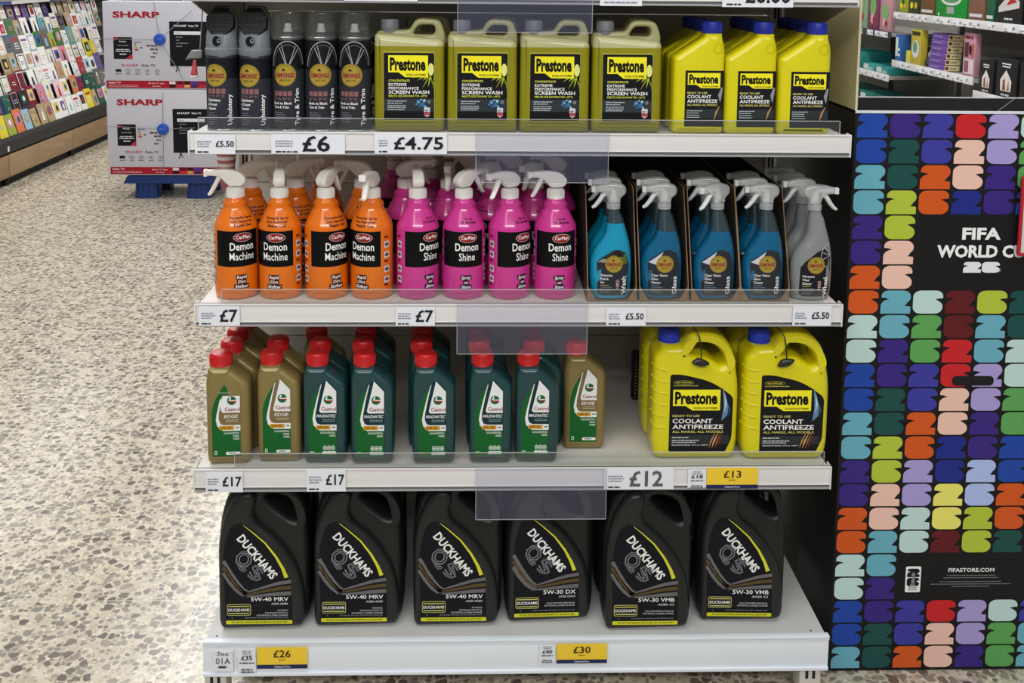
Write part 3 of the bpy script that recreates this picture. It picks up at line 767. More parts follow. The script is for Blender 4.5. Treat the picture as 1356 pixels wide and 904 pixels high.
for x, y, sp, rz, lab in ((-.2315, .166, D(20), D(20), 'pink spray bottle in the second row, at its left'), (-.143, .164, D(268), D(10), 'pink spray bottle in the second row, nozzle pointing forward'), (-.0545, .168, D(238), D(-50), 'pink spray bottle in the second row, third from the left'), (.0335, .165, D(240), D(15), 'pink spray bottle in the second row, fourth from the left'), (.0855, .240, D(170), D(90), 'pink spray bottle further back, beside the turquoise bottle'),
                          (-.190, .262, D(170), D(0), 'pink spray bottle in the third row, at its left'), (-.100, .262, D(175), D(0), 'pink spray bottle in the third row, second from the left'), (-.010, .264, D(190), D(0), 'pink spray bottle in the third row, third from the left'), (-.27, .36, D(10), D(0), 'pink spray bottle furthest back, above the orange bottle beside the pink ones')):
    place(pink, (x, y, S2), rz, lab, 'pink trigger spray bottles', spin=sp)

# ---------------------------------------------------------------- blue and grey cleaner bottles
def cleaner_bottle(kind):
    t = thing('spray_bottle', '', 'spray bottle')
    prof = [(0, -.034, .033), (.003, -.0375, .036), (.014, -.0405, .039), (.045, -.0425, .0405), (.075, -.0405, .040), (.095, -.0345, .038), (.110, -.0245, .0355), (.122, -.016, .0325), (.135, -.0115, .0285), (.150, -.0105, .0245), (.163, -.0095, .0205), (.170, -.0085, .0165), (.176, -.008, .0145)]
    bm = bmesh.new(); ox = .0
    rings = []
    lvl = {'glass': .137, 'wash': .150, 'wheel': .30}[kind]
    for z, a, b in prof:
        rx = (b - a) / 2; cx = (a + b) / 2; ry = .0235 if z < .1 else max(.0135, .0235 - (z - .1) * .14)
        if z in (0,): ry = .019
        rings.append((z, rx, ry, cx, 0, 2.35, 0 if z <= lvl else 1))
    loft(bm, rings, 40)
    body = mat('1393b8', .1, coat=.6) if kind == 'wash' else (mat('07628c', .08, trans=.12, coat=.6) if kind == 'glass' else mat('85888a', .25, coat=.4))
    link_mesh('bottle_body', bm, [body, EMPTY_BOTTLE], t)
    A = Art()
    def front(u, v, h):
        # follows the bulge of the body
        zz = [p[0] for p in prof]
        k = max(i for i in range(len(prof) - 1) if prof[i][0] <= v); f = (v - prof[k][0]) / (prof[k + 1][0] - prof[k][0])
        a = prof[k][1] + f * (prof[k + 1][1] - prof[k][1]); b = prof[k][2] + f * (prof[k + 1][2] - prof[k][2])
        rx = (b - a) / 2; cx = (a + b) / 2; ry = .0235 if v < .1 else .0235 - (v - .1) * .14
        q = min(abs((u - cx) / rx), .98)
        return (u, -(ry * (1 - q ** 2.35) ** (1 / 2.35)) - h - .0006, v)
    dark = '2d3037' if kind != 'wheel' else '1d1e22'
    top = [(.026, .094), (.012, .100), (.002, .099), (-.022, .083), (-.0295, .075)] if kind != 'wheel' else [(.031, .097), (.020, .104), (.006, .099), (-.018, .078), (-.0265, .066)]
    A.poly([(-.028, .014), (-.022, .009), (.027, .009), (.032, .018), (.0335, .07)] + top, dark, 0)
    if kind == 'glass': A.poly([(-.0285, .0745), (.0, .0965), (-.012, .070)], 'c9ccd4', 1)
    if kind == 'wash': A.poly([(-.0285, .0745), (-.02, .081), (.02, .083), (.028, .074)], '8a8f88', 1); A.poly([(.012, .085), (.026, .092), (.03, .073), (.02, .07)], '5a6a30', 2); A.poly([(0, .095), (.012, .1), (.024, .086), (.01, .086)], '20241a', 2)
    if kind == 'wheel':
        A.ring(.034, .09, .022, .026, .0012, 'b8bcc0', 1, 24, PI * .55, PI * 1.35)
        for a in (.62, .75, .9, 1.1): A.strip([(.032, .09), (.034 + .02 * math.cos(PI * a), .09 + .024 * math.sin(PI * a))], .0014, 'a8acb0', 1)
    gold_badge(A, .0035, .0715, .0172)
    main = {'glass': ['Clear Vision', 'Glass', 'Cleaner'], 'wash': ['Waterless', 'Wash &', 'Wax'], 'wheel': ['Ultracare', 'Wheel', 'Cleaner']}[kind]
    for k, s in enumerate(main): A.text(s, -.0225, .047 - k * .0072, .0048, TEXTW, width=.0026 * len(s), bold=.012)
    A.rect(-.0225, .0285, -.006, .0295, 'c8b84a' if kind != 'glass' else '5fa0c0', 2)
    A.lines(-.0225, .0245, .002, 4, .0036, .0012, '7d8188', seed=6)
    if kind != 'glass': A.rect(.008, .026, .0145, .040, '97777a', 1); A.lines(.0085, .03, .014, 3, .0035, .0014, 'c5b0b0', 2, seed=1)
    A.text({'glass': 'Glass', 'wash': 'Wash', 'wheel': 'Wheel'}[kind], .0275, .0105, .0092, TEXTW, width=.036, bold=.015, rot=PI / 2)
    A.build('label', t, front, step=.004, eps=.0002)
    bm = bmesh.new()
    for z in (.177, .183): loft(bm, [(z, .0125, .0125, .003), (z + .001, .0135, .0135, .003), (z + .005, .0132, .0132, .003), (z + .0058, .0122, .0122, .003)], 24)
    link_mesh('collar', bm, MILKY, t)
    bm = bmesh.new(); tube(bm, [(.003, 0, .19), (.0045, 0, .14), (.008, 0, .12)], .0022, 8)
    if kind != 'wheel': link_mesh('dip_tube', bm, mat('a9c4cc', .3), t)
    else: bm.free()
    # clear-shrouded head, nozzle to local +x
    z = .189
    bm = bmesh.new()
    prof2 = fillet([(-.012, 0, .002), (.0105, 0, .002), (.013, .012, .006), (.022, .020, .006), (.037, .0215, .001), (.0375, .0335, .001), (.020, .038, .01), (-.004, .0405, .014), (-.0235, .034, .012), (-.0235, .018, .010), (-.013, .010, .004)], 5)
    outline_bm(bm, [(x, zz + z) for x, zz in prof2], .02, .006, seg=3)
    for v in bm.verts:
        k = min(max((v.co.x + .02) / .06, 0), 1); v.co.y *= 1.15 - .45 * k
    bmesh.ops.translate(bm, verts=bm.verts[:], vec=(0, 0, 0))
    h = link_mesh('trigger_head', bm, MILKY, t)
    h.location = (.003, 0, 0)
    bm = bmesh.new(); bx(bm, .0365, .0445, -.0062, .0062, z + .0215, z + .0335, bevel=.0012)
    link_mesh('nozzle', bm, mat('dfe3e3', .4), h)
    bm = bmesh.new(); tube(bm, [(.014, 0, z + .02), (.022, 0, z + .014), (.028, 0, z + .004), (.036, 0, z - .006), (.0425, 0, z - .010)], .004, 10, taper=[.0045, .005, .0047, .004, .0028])
    for v in bm.verts: v.co.y *= 1.3
    link_mesh('lever', bm, mat('d3d8d8', .4), h)
    bm = bmesh.new(); loft(bm, [(z, .007, .007), (z + .02, .007, .007), (z + .025, .005, .005)], 16); tube(bm, [(0, 0, z + .026), (.036, 0, z + .027)], .0045, 12)
    link_mesh('pump', bm, mat('e4e8e8', .4), h)
    return t
def tray(x, lab, y0=.024, depth=.42):
    t = thing('cardboard_tray', lab, 'display tray', (x, y0, S2 + .0003), group='cardboard trays around the blue bottles')
    IN = mat('3a3128', .8); ED = mat('8d6f4e', .8); W = .0484
    pts = [(0, 0), (0, .026), (.006, .045), (.075, .212), (depth, .212), (depth, 0)]
    for s in (-1, 1):
        bm = bmesh.new(); xo = s * W
        f = [bm.verts.new((xo - s * .0016, y, z)) for y, z in pts]; g = [bm.verts.new((xo, y, z)) for y, z in pts]
        for q in (bm.faces.new(f), bm.faces.new(g[::-1])): q.material_index = 0
        for i in range(len(pts)):
            q = bm.faces.new((f[i], f[(i + 1) % len(pts)], g[(i + 1) % len(pts)], g[i])); q.material_index = 1
        link_mesh('side_wall', bm, [IN, ED], t, smooth=False)
    bm = bmesh.new(); bx(bm, -W + .0018, W - .0018, depth - .0016, depth, .0015, .212)
    link_mesh('rear_wall', bm, IN, t, smooth=False)
    bm = bmesh.new(); bx(bm, -W + .0018, W - .0018, .0018, depth - .002, 0.0001, .0012)
    link_mesh('tray_floor', bm, mat('7d6348', .8), t, smooth=False)
    bm = bmesh.new()
    for s in (-1, 1):
        f = [bm.verts.new((s * (W - .0018), y, z)) for y, z in ((.0002, .0015), (.0002, .03))] + [bm.verts.new((s * (W - .019), .0002, .0015))]
        g = [bm.verts.new(v.co + Vector((0, .0014, 0))) for v in f]
        bm.faces.new(f); bm.faces.new(g[::-1])
        for i in range(3): bm.faces.new((f[i], f[(i + 1) % 3], g[(i + 1) % 3], g[i]))
    link_mesh('front_lip', bm, ED, t, smooth=False)
TX = (.1795, .2815, .3835, .4805)
for x, lab in zip(TX, ('leftmost dark cardboard tray, around the turquoise wash bottle', 'dark cardboard tray around the left blue glass cleaner', 'dark cardboard tray around the middle blue glass cleaner', 'dark cardboard tray around the right blue glass cleaner')): tray(x, lab)
wash = cleaner_bottle('wash'); glass = cleaner_bottle('glass'); wheel = cleaner_bottle('wheel')
zz = S2 + .0016
place(wash, (TX[0], .053, zz), 0, 'turquoise spray bottle with clear trigger head beside the pink ones', 'spray bottles with clear trigger heads', spin=D(183))
for i, (x, lab) in enumerate(zip(TX[1:], ('left of the three dark blue glass cleaner bottles in front', 'middle of the three dark blue glass cleaner bottles in front', 'right of the three dark blue glass cleaner bottles in front'))):
    place(glass, (x + (-.002, .001, .001)[i], .053, zz), 0, lab, 'spray bottles with clear trigger heads', spin=D((180, 205, 182)[i]))
place(wheel, (.5775, .052, S2), 0, 'grey wheel cleaner spray bottle at the right shelf end, nozzle pointing right', 'spray bottles with clear trigger heads', spin=D(-6))
for i, x in enumerate(TX):
    pr = wash if i == 0 else glass
    who = ('turquoise bottle', 'left glass cleaner', 'middle glass cleaner', 'right glass cleaner')[i]
    for r in (1, 2):
        place(pr, (x - .004 * (i > 0), .053 + r * .062, zz), 0, 'spray bottle in the tray, %s behind the %s' % (('', 'next', 'second')[r], who), 'spray bottles with clear trigger heads', spin=D(183 - 3 * r))
for r in (1, 2, 3):
    place(wheel, (.576 - .002 * r, .052 + r * .062, S2), 0, 'grey spray bottle, %s behind the grey wheel cleaner at the shelf end' % ('', 'next', 'second', 'third')[r], 'spray bottles with clear trigger heads', spin=D(184))

# ---------------------------------------------------------------- one litre oil bottles
def oil_bottle(kind):
    t = thing('oil_bottle', '', 'oil bottle')
    gold = kind != 'magnatec'
    W = .0845; H = .200
    o = fillet([(-W / 2 + .002, 0, .010), (W / 2 - .003, 0, .012), (W / 2, .020, .01), (W / 2, .163, .012), (.007, .191, .008), (.004, .196, 0), (-.036, .196, 0), (-.0385, .188, .006), (-W / 2, .170, .02), (-W / 2, .02, .01)], 6)
    body = mat('8d7c4a', .33, .25, coat=.25) if gold else mat('133f42', .3, coat=.35)
    bm = bmesh.new(); outline_bm(bm, o, .058, .012, seg=3)
    # finger grooves down the right edge
    for k in range(2): bx(bm, W / 2 - .0155 + k * .005, W / 2 - .013 + k * .005, -.0296, -.0275, .016, .140 - k * .006, bevel=.0008)
    link_mesh('bottle_body', bm, body, t)
    bm = bmesh.new()
    pan = fillet([(-W / 2 + .009, .013, .004), (W / 2 - .017, .013, .004), (W / 2 - .017, .155, .004), (.003, .178, .006), (-W / 2 + .018, .150, .02), (-W / 2 + .009, .125, .02)], 5)
    outline_bm(bm, pan, .003, .001, yc=-.0288); link_mesh('label_panel', bm, body, t)
    bm = bmesh.new(); cx = -.0165
    loft(bm, [(.194, .0205, .0205, cx), (.1965, .0212, .0212, cx), (.1975, .0205, .0205, cx), (.216, .0203, .0203, cx), (.2195, .0185, .0185, cx), (.2205, .012, .012, cx)], 40)
    for k in range(30):
        a = 2 * PI * k / 30; bx(bm, cx + .0208 * math.cos(a) - .0011, cx + .0208 * math.cos(a) + .0011, .0208 * math.sin(a) - .0011, .0208 * math.sin(a) + .0011, .199, .2155, bevel=0)
    link_mesh('screw_cap', bm, mat('c9191d', .4), t)
    L, Rr = -W / 2 + .0115, W / 2 - .0185
    A = Art()
    green = '15602a'
    left_curve = [(L, .09), (L + .003, .106), (L + .009, .121), (L + .018, .137), (L + .026, .148)]
    A.poly([(L, .016), (Rr, .016), (Rr, .058), (L + .02, .058)] + [(L + .020, .058), (L + .012, .07), (L + .012, .085), (L + .026, .148)] + left_curve[::-1][1:], green, 0)
    bodycol = '7d6a44' if gold else '14343a'
    if kind == 'flat':
        A.poly([(L + .02, .056), (L + .012, .066), (L + .010, .08), (L + .018, .121), (Rr, .121), (Rr, .056)], bodycol, 1)
        A.poly([(L + .018, .095), (L + .022, .091), (Rr, .091), (Rr, .125), (L + .022, .125), (L + .0165, .112)], 'e8eaea', 3)
        A.poly(left_curve[1:] + [(L + .030, .140), (L + .034, .127), (L + .018, .127)], green, 1)
        A.text('ADVANCED', L + .014, .130, .003, 'b8d0b8', width=.022)
    else:
        A.poly([(L + .02, .056), (L + .012, .066), (L + .011, .08), (L + .027, .150), (.004, .158), (Rr, .136), (Rr, .056)], bodycol, 1)
        A.poly([(L + .021, .094), (L + .024, .090), (Rr, .090), (Rr, .134), (.004, .1555), (L + .034, .150)], 'e8eaea', 3)
    A.strip([(Rr, .0605), (L + .022, .0605), (L + .0135, .066), (L + .0105, .077), (L + .012, .09), (L + .018, .118), (L + .0255, .148) if kind != 'flat' else (L + .0165, .118)], [.0105, .0105, .008, .0055, .004, .003, .0012], 'e8eaea', 2)
    # emblem: green disc with a white and a red sweep
    ex, ez, r = Rr - .0155, .1165 if kind != 'flat' else .1155, .0088
    A.ell(ex, ez, r, r, '17603a', 4); A.strip([(ex - r * .2, ez + r * .75), (ex - r * .55, ez + r * .1), (ex + r * .1, ez - r * .05), (ex + r * 1.02, ez - r * .05)], r * .34, 'f0f2f0', 5); A.strip([(ex - r * .45, ez - r * .2), (ex + r * 1.0, ez - r * .22)], r * .26, 'c02028', 6)
    A.text('Castrol', Rr - .0005, .0945, .0075, '9a2226', width=.0285, align='r', bold=.015, layer=5)
    A.text('EDGE' if gold else 'MAGNATEC', Rr - (.005 if gold else .002), .0805, .0062, TEXTW, width=.026 if gold else .037, align='r', bold=.010, shear=.2)
    A.lines(L + .018, .0755, Rr - .003, 2, .0032, .0011, 'c9c4a8' if gold else '9db0b0', seed=3, align='r')
    A.rect(L + .0145, .057, Rr - .012, .0642, 'd19a2a', 4); A.text('5W-30', L + .017, .0583, .0048, '1a1408', width=.02, bold=.006, shear=.15, layer=5); A.lines(Rr - .009, .0595, Rr - .002, 1, .01, .0022, '6a6f70', 5, seed=2)
    A.text('GASOLINE/PETROL', Rr - .002, .0505, .0028, 'd8e4d8', width=.03, align='r', bold=.02); A.text('DIESEL', Rr - .002, .0462, .0028, 'd8e4d8', width=.012, align='r', bold=.02)
    if gold: A.text('HYBRID', Rr - .002, .0419, .0028, 'd8e4d8', width=.012, align='r', bold=.02); A.rect(L + .004, .0195, L + .009, .025, 'cfe0cf', 1); A.rect(L + .0052, .0207, L + .0078, .0238, green, 2)
    else:
        for k in range(3): A.ring(Rr - .023 + k * .0078, .0285, .0038, .0038, .0011, 'dfeae0', 1, 16); A.rect(Rr - .0245 + k * .0078, .0275, Rr - .0215 + k * .0078, .0295, 'dfeae0', 1)
        A.lines(L + .002, .0215, L + .012, 1, .01, .0018, 'b8d0b8', seed=5)
    A.rect(L + .026, .0188, Rr - .001, .0232, 'e8ece8', 1, r=.002)
    if gold: A.lines(L + .031, .0203, Rr - .005, 1, .01, .0014, '2a4a2e', 2, seed=4)
    A.build('label', t, lambda u, v, h: (u, -.0307 - h, .018 + (v - .016) * 1.34 if v < .06 else v + .0169), eps=.0002)
    return t
edge_flat = oil_bottle('flat'); edge = oil_bottle('edge'); magna = oil_bottle('magnatec')
G3 = 'one litre oil bottles'
place(edge_flat, (-.570, .0485, S3), .06, 'gold oil bottle at the left shelf end, white label panel with flat top', G3)
place(edge, (-.4725, .057, S3), .02, 'gold oil bottle beside the green ones, white label panel with pointed top', G3)
for r in range(1, 4): place(edge_flat, (-.562 - .003 * r, .0485 + r * .068, S3), 0, 'gold oil bottle, %s behind the one at the left shelf end' % ('', 'next', 'second', 'third')[r], G3)
place(edge, (-.4735, .128, S3), 0, 'gold oil bottle right behind the second gold one from the left', G3)
mg = [(-.381, .0495), (-.288, .046), (-.1675, .045), (-.0555, .047), (.036, .0495)]
mn = ('nearest the gold pair', 'second from the left', 'in the middle of the five', 'second from the right', 'at the right of the five')
for i, (x, y) in enumerate(mg):
    place(magna, (x, y, S3), (0, .01, .02, 0, -.02)[i], 'dark green oil bottle with red cap, front row, ' + mn[i], G3)
back = [(0, 1, -.384), (1, 3, -.297), (2, 3, -.178), (3, 3, -.060), (4, 2, .052)]
for i, n, x in back:
    for r in range(1, n + 1): place(magna, (x - .002 * r, mg[i][1] + .002 + r * .067, S3), 0, 'dark green oil bottle, %s behind the front one %s' % (('', 'next', 'second', 'third')[r], mn[i]), G3)
place(edge, (-.404, .186, S3), 0, 'gold oil bottle far back, behind the green ones nearest the gold pair', G3)
place(edge, (.1365, .106, S3), 0, 'gold oil bottle standing alone, set back left of the yellow jugs', G3)

# ---------------------------------------------------------------- yellow antifreeze jugs with handles
def big_jug():
    t = thing('antifreeze_jug', '', 'jug')
    W = .172
    o = fillet([(-W / 2 + .006, 0, .018), (W / 2 - .008, 0, .018), (W / 2, .03, .02), (W / 2, .165, .05), (.068, .240, .035), (.030, .262, .03), (-.012, .262, .012), (-.026, .238, .006), (-.030, .234, 0), (-.070, .234, 0), (-.0735, .226, .006), (-W / 2, .212, .014), (-W / 2, .03, .02)], 7)
    hole = fillet([(-.016, .226, .006), (.004, .241, .010), (.030, .240, .012), (.052, .220, .010), (.060, .199, .008), (.048, .193, .008), (.020, .212, .010), (-.008, .214, .006)][::-1], 5)
    bm = bmesh.new(); outline_bm(bm, o, .084, .017, [hole], seg=4)
    # grip ridges on the left edge
    for k in range(6):
        z = .07 + k * .024
        tube(bm, [(-W / 2 - .0005, -.020, z + .004), (-W / 2 + .0045, -.0355, z + .001), (-W / 2 + .013, -.0415, z - .0015), (-W / 2 + .027, -.0418, z - .003)], .0022, 8)
    link_mesh('jug_body', bm, mat(YEL, .3, coat=.25), t)
    bm = bmesh.new()
    loft(bm, [(.232, .0215, .0215, -.050), (.236, .022, .022, -.050), (.237, .0205, .0205, -.050), (.258, .020, .020, -.050), (.261, .018, .018, -.050)], 32)
    for k in range(36):
        a = 2 * PI * k / 36; bx(bm, -.05 + .0204 * math.cos(a) - .0006, -.05 + .0204 * math.cos(a) + .0006, .0204 * math.sin(a) - .0006, .0204 * math.sin(a) + .0006, .239, .257)
    link_mesh('screw_cap', bm, mat('1c36b8', .42), t)
    A = Art()
    lab = fillet([(-.053, .018, .004), (.061, .018, .004), (.073, .045, .01), (.074, .132, .01), (.030, .164, .04), (-.030, .178, .02), (-.053, .178, .006)], 6)
    A.poly(lab, '0e0f12', 0)
    lab2 = [(x * .975 + .0002, .0995 + (z - .0995) * .975) for x, z in lab]; A.poly(lab2, '17181c', 1)
    A.rect(-.052, .034, .068, .052, '2b3234', 2)
    A.ring(-.026, .1615, .020, .0042, .0006, 'c9c04a', 2, 28); A.text('NEW APPROVED', -.026, .1602, .0028, 'c9c04a', width=.03, align='c', bold=.02)
    A.lines(-.046, .1545, .014, 1, .01, .0013, 'c9c04a', seed=9)
    A.strip([(.052, .151), (.057, .13), (.060, .11), (.058, .095), (.052, .083)], [.0005, .006, .010, .010, .001], '5f86a8', 2); A.strip([(.056, .14), (.0595, .118), (.057, .1)], [.0005, .004, .0005], 'b8d0e0', 3); A.strip([(.064, .12), (.068, .105), (.064, .09)], [.0005, .003, .0005], '24506e', 2)
    for dx, c in ((0, 'e0b070'), (.006, '9a5a2a'), (-.006, 'c08a4a'), (.011, '6a3418')): A.strip([(.034 + dx, .026), (.038 + dx, .04), (.047 + dx, .060)], [.0004, .003, .0004], c, 3)
    yellow_logo(A, -.0465, .104, .048, .147, 3)
    A.text('READY TO USE', -.0465, .0905, .0046, 'd9d270', width=.054, bold=.012)
    A.text('COOLANT', -.0465, .0775, .0092, TEXTW, width=.080, bold=.018); A.text('ANTIFREEZE', -.0465, .0655, .0092, TEXTW, width=.102, bold=.018)
    A.text('ALL MAKES, ALL MODELS', -.0465, .0575, .0046, 'd9d270', width=.102, bold=.012)
    A.lines(-.0465, .0465, .002, 1, .005, .0022, 'c9ccce', seed=1); A.lines(-.0465, .0405, .008, 2, .004, .002, 'c9ccce', seed=2); A.text('PROTECTS FROM -37°C to +129°C', -.0465, .0305, .0026, 'e0e2e2', width=.072, bold=.02)
    A.build('label', t, flat(-.0424), eps=.00018)
    return t
jug = big_jug()
GJ = 'four litre antifreeze jugs'
place(jug, (.3535, .074, S3), 0, 'big yellow antifreeze jug, left of the two in front', GJ)
place(jug, (.535, .070, S3), 0, 'big yellow antifreeze jug at the right shelf end', GJ)
place(jug, (.350, .172, S3), 0, 'big yellow antifreeze jug behind the left front one', GJ)
place(jug, (.529, .170, S3), 0, 'big yellow antifreeze jug behind the right front one', GJ)
def bottle_tag(x, y, lab, tilt):
    t = thing('security_tag', lab, 'security tag', (x, y, S3), group='black security tags on the jug handles')
    bm = bmesh.new()
    tube(bm, [(-.010, -.020, .270), (-.006, -.040, .268), (-.001, -.047, .258), (.003, -.0475, .238), (.004, -.0475, .222), (.004, -.049, .212)], .0013, 8)
    link_mesh('cable', bm, mat('1b1b1d', .4), t)
    bm = bmesh.new()
    outline_bm(bm, fillet([(-.018, .204, .008), (.006, .198, .006), (.024, .207, .008), (.008, .214, .006), (-.004, .216, .006)]), .012, .005, yc=-.0495)
    bm.transform(Matrix.Translation((0, 0, .207)) @ Matrix.Rotation(tilt, 4, 'Y') @ Matrix.Translation((0, 0, -.207)))
    b = link_mesh('tag_body', bm, mat('242425', .35), t)
bottle_tag(.3555, .074, 'black security tag hanging in the handle of the left jug', .12)
bottle_tag(.524, .070, 'black security tag hanging in the handle of the right jug', -.3)
t = thing('coiled_cable', 'black ribbed coil standing at the back beside the yellow jugs', 'cable', (.2795, .33, S3))
bm = bmesh.new()
loft(bm, [(0, .009, .009), (.112, .009, .009)], 16)
link_mesh('core', bm, mat('17171a', .5), t)
bm = bmesh.new(); tube(bm, [(.0105 * math.cos(k * .7), .0105 * math.sin(k * .7), .003 + k * .00088) for k in range(122)], .002, 6)
link_mesh('coil', bm, mat('0e0e10', .4), t)

# ---------------------------------------------------------------- black five litre oil cans on the base
KK = .000327
def q(pts): return [((a - 350) * KK, (888 - b) * KK) + tuple(c) for a, b, *c in pts]
def oil_can(grade, spec, lines):
    t = thing('oil_can', '', 'oil can')
    B1 = mat('191b1b', .38, spec=.4); B2 = mat('1f2221', .36, spec=.4)
    # rear shell with handle and through-hole
    o = fillet(q([(92, 888, .016), (612, 872, .020), (628, 800, .02), (626, 300, .05), (600, 110, .04), (560, 20, .03), (470, -24, .02), (360, -30, .01), (330, -10, .004), (330, -36, 0), (205, -36, 0), (205, -8, .004), (130, 60, .03), (90, 200, .05), (76, 330, .03), (78, 840, .02)]), 6)
    hole = fillet(q([(352, 60, .012), (420, 46, .012), (510, 70, .015), (562, 150, .015), (566, 214, .008), (520, 206, .012), (420, 130, .01)])[::-1], 5)
    bm = bmesh.new(); outline_bm(bm, o, .076, .016, [hole], yc=.014, seg=3)
    link_mesh('can_body', bm, B1, t)
    # raised front shoulder sweeping from the neck to the right foot
    fo = fillet(q([(98, 882, .014), (596, 868, .016), (610, 800, .01), (604, 640, .05), (566, 480, .07), (456, 318, .06), (318, 196, .03), (298, 130, .02), (322, 58, .02), (300, -4, .01), (236, -4, .02), (170, 60, .04), (112, 190, .05), (86, 340, .03), (84, 840, .02)]), 7)
    bm = bmesh.new(); outline_bm(bm, fo, .034, .013, yc=-.026, seg=4)
    fr = link_mesh('front_panel', bm, B2, t)
    bm = bmesh.new()
    loft(bm, [(.300, .0195, .0195, -.027, .012), (.304, .0215, .0215, -.027, .012), (.3085, .021, .021, -.027, .012), (.3095, .018, .018, -.027, .012)], 32)
    link_mesh('screw_cap', bm, mat('1a1b1c', .4), t)
    A = Art()
    NV = '0e1019'
    lab = fillet(q([(128, 842, .003), (536, 842, .003), (530, 560, .004), (506, 540, .01), (470, 450, .04), (380, 310, .05), (262, 196, .02), (214, 186, .02), (165, 215, .03), (132, 320, .03), (122, 420, .01)]), 6)
    A.poly(lab, NV, 0)
    # swooping bands
    gy, br = '6b6a6c', '5a4a2c'
    def band(off, wd, col, lay):
        pts = q([(122, 430 + off), (160, 500 + off * .96), (200, 565 + off * .75), (240, 618 + off * .45), (262, 632 + off * .3)])
        A.strip([p[:2] for p in pts], wd, col, lay)
        pts = q([(236, 640 + off * .28), (300, 622 + off * .5), (380, 598 + off * .72), (450, 578 + off * .9), (529, 566 + off * 1.0)])
        A.strip([p[:2] for p in pts], [wd * .25, wd * .5, wd * .72, wd * .9, wd], col, lay)
    band(0, .0075, gy, 1); band(38, .0080, br, 1); band(76, .0085, gy, 1)
    pts = q([(246, 200), (300, 245), (376, 316), (440, 404), (480, 480), (502, 540)])
    A.strip([p[:2] for p in pts], [.0008, .002, .003, .0045, .006, .008], 'd9d83a', 2)
    p0 = q([(204, 288)])[0]
    A.text('DUCKHAMS', p0[0], p0[1], .0178, TEXTW, width=.110, bold=.03, rot=D(-52))
    pq = q([(178, 440)])[0]
    for dx, wgt, col, lay in ((0, .045, 'a3a4a8', 2), (.0, .022, NV, 3), (.0, -.022, '7c7d84', 4)):
        A.text('Q', pq[0], pq[1], .034, col, width=.033, bold=wgt, rot=D(-28), layer=lay)
    ps = q([(262, 528)])[0]
    for wgt, col, lay in ((.045, 'a3a4a8', 2), (.022, NV, 3), (-.022, '7c7d84', 4)):
        A.text('S', ps[0], ps[1], .030, col, width=.028, bold=wgt, rot=D(-28), layer=lay)
    e = q([(512, 692)])[0]
    A.text(grade, e[0], e[1], .0086, TEXTW, width=.0745 if 'MRV' in grade else .066 if 'DX' in grade else .0735, align='r', bold=.010)
    e = q([(508, 716)])[0]; A.text(spec, e[0], e[1], .0042, 'd0d2d6', width=.033, align='r', bold=.02, shear=.1)
    z0 = q([(0, 758)])[0][1]
    for k, s in enumerate(lines): A.text(s, e[0], z0 - k * .0052, .0032, 'c6c8cc', width=.0023 * len(s), align='r', bold=.012)
    A.text('ADVANCED PROTECTION FOR MODERN CARS', e[0], q([(0, 804)])[0][1], .0024, '9a9ca0', width=.086, align='r')
    a = q([(138, 786)])[0]; b = q([(282, 712)])[0]
    A.rect(a[0], a[1], b[0], b[1], 'd6d67a', 1, r=.004); A.rect(a[0] + .0009, a[1] + .0009, b[0] - .0009, b[1] - .0009, '20241c', 2, r=.0035)
    A.rect(a[0] + .003, b[1] - .0052, b[0] - .003, b[1] - .0035, 'd6d67a', 3); A.rect(a[0] + .003, a[1] + .0035, b[0] - .003, a[1] + .0052, 'd6d67a', 3)
    A.text('DUCKHAMS', (a[0] + b[0]) / 2, (a[1] + b[1]) / 2 - .0029, .0060, TEXTW, width=.042, align='c', bold=.018, layer=3)
    A.text('5L', q([(164, 806)])[0][0], q([(0, 806)])[0][1], .003, '8a8c90')
    a = q([(130, 842)])[0]; b = q([(534, 818)])[0]
    A.rect(a[0], a[1], b[0], b[1], 'd6d42e', 2, r=.002); A.text("WE ARE THE ORIGINAL BRITISH MOTOR OIL SINCE 1899", (a[0] + b[0]) / 2, a[1] + .0025, .0034, '25261c', width=.112, align='c', bold=.015)
    A.build('label', t, flat(-.0432), eps=.00018)
    return t
oil = {'mrv': oil_can('5W-40 MRV', 'ACEA A3/B4', ['SYNTHETIC', 'TECHNOLOGY MOTOR OIL', 'FOR PETROL & DIESEL ENGINES']), 'dx': oil_can('5W-30 DX', 'ACEA C2/C3', ['FULLY SYNTHETIC MOTOR OIL', 'FOR PETROL & DIESEL ENGINES']), 'vmb': oil_can('5W-30 VMB', 'ACEA C3', ['FULLY SYNTHETIC MOTOR OIL', 'FOR PETROL & DIESEL ENGINES'])}
GO = 'black five litre oil cans'
for k, x, y, rz, lab in (('mrv', -.5105, .069, 0, 'black oil can at the left end of the base shelf'), ('mrv', -.3215, .074, 0, 'second black oil can from the left'), ('mrv', -.121, .073, .0, 'third black oil can from the left, left of the clear flag'), ('dx', .067, .085, .03, 'black oil can reaching up behind the clear flag'), ('vmb', .2655, .056, .0, 'second black oil can from the right'), ('vmb', .4640, .080, -.03, 'black oil can at the right end of the base shelf')):
    place(oil[k], (x, y, SB), rz, lab, GO)
for i, (k, x, y) in enumerate((('mrv', -.515, .182), ('mrv', -.325, .185), ('mrv', -.124, .184), ('dx', .064, .196), ('vmb', .262, .172), ('vmb', .455, .195))):
    place(oil[k], (x, y, SB), 0, 'black oil can in the row behind, ' + ('at the left end', 'second from the left', 'third from the left', 'behind the one under the clear flag', 'second from the right', 'at the right end')[i], GO)
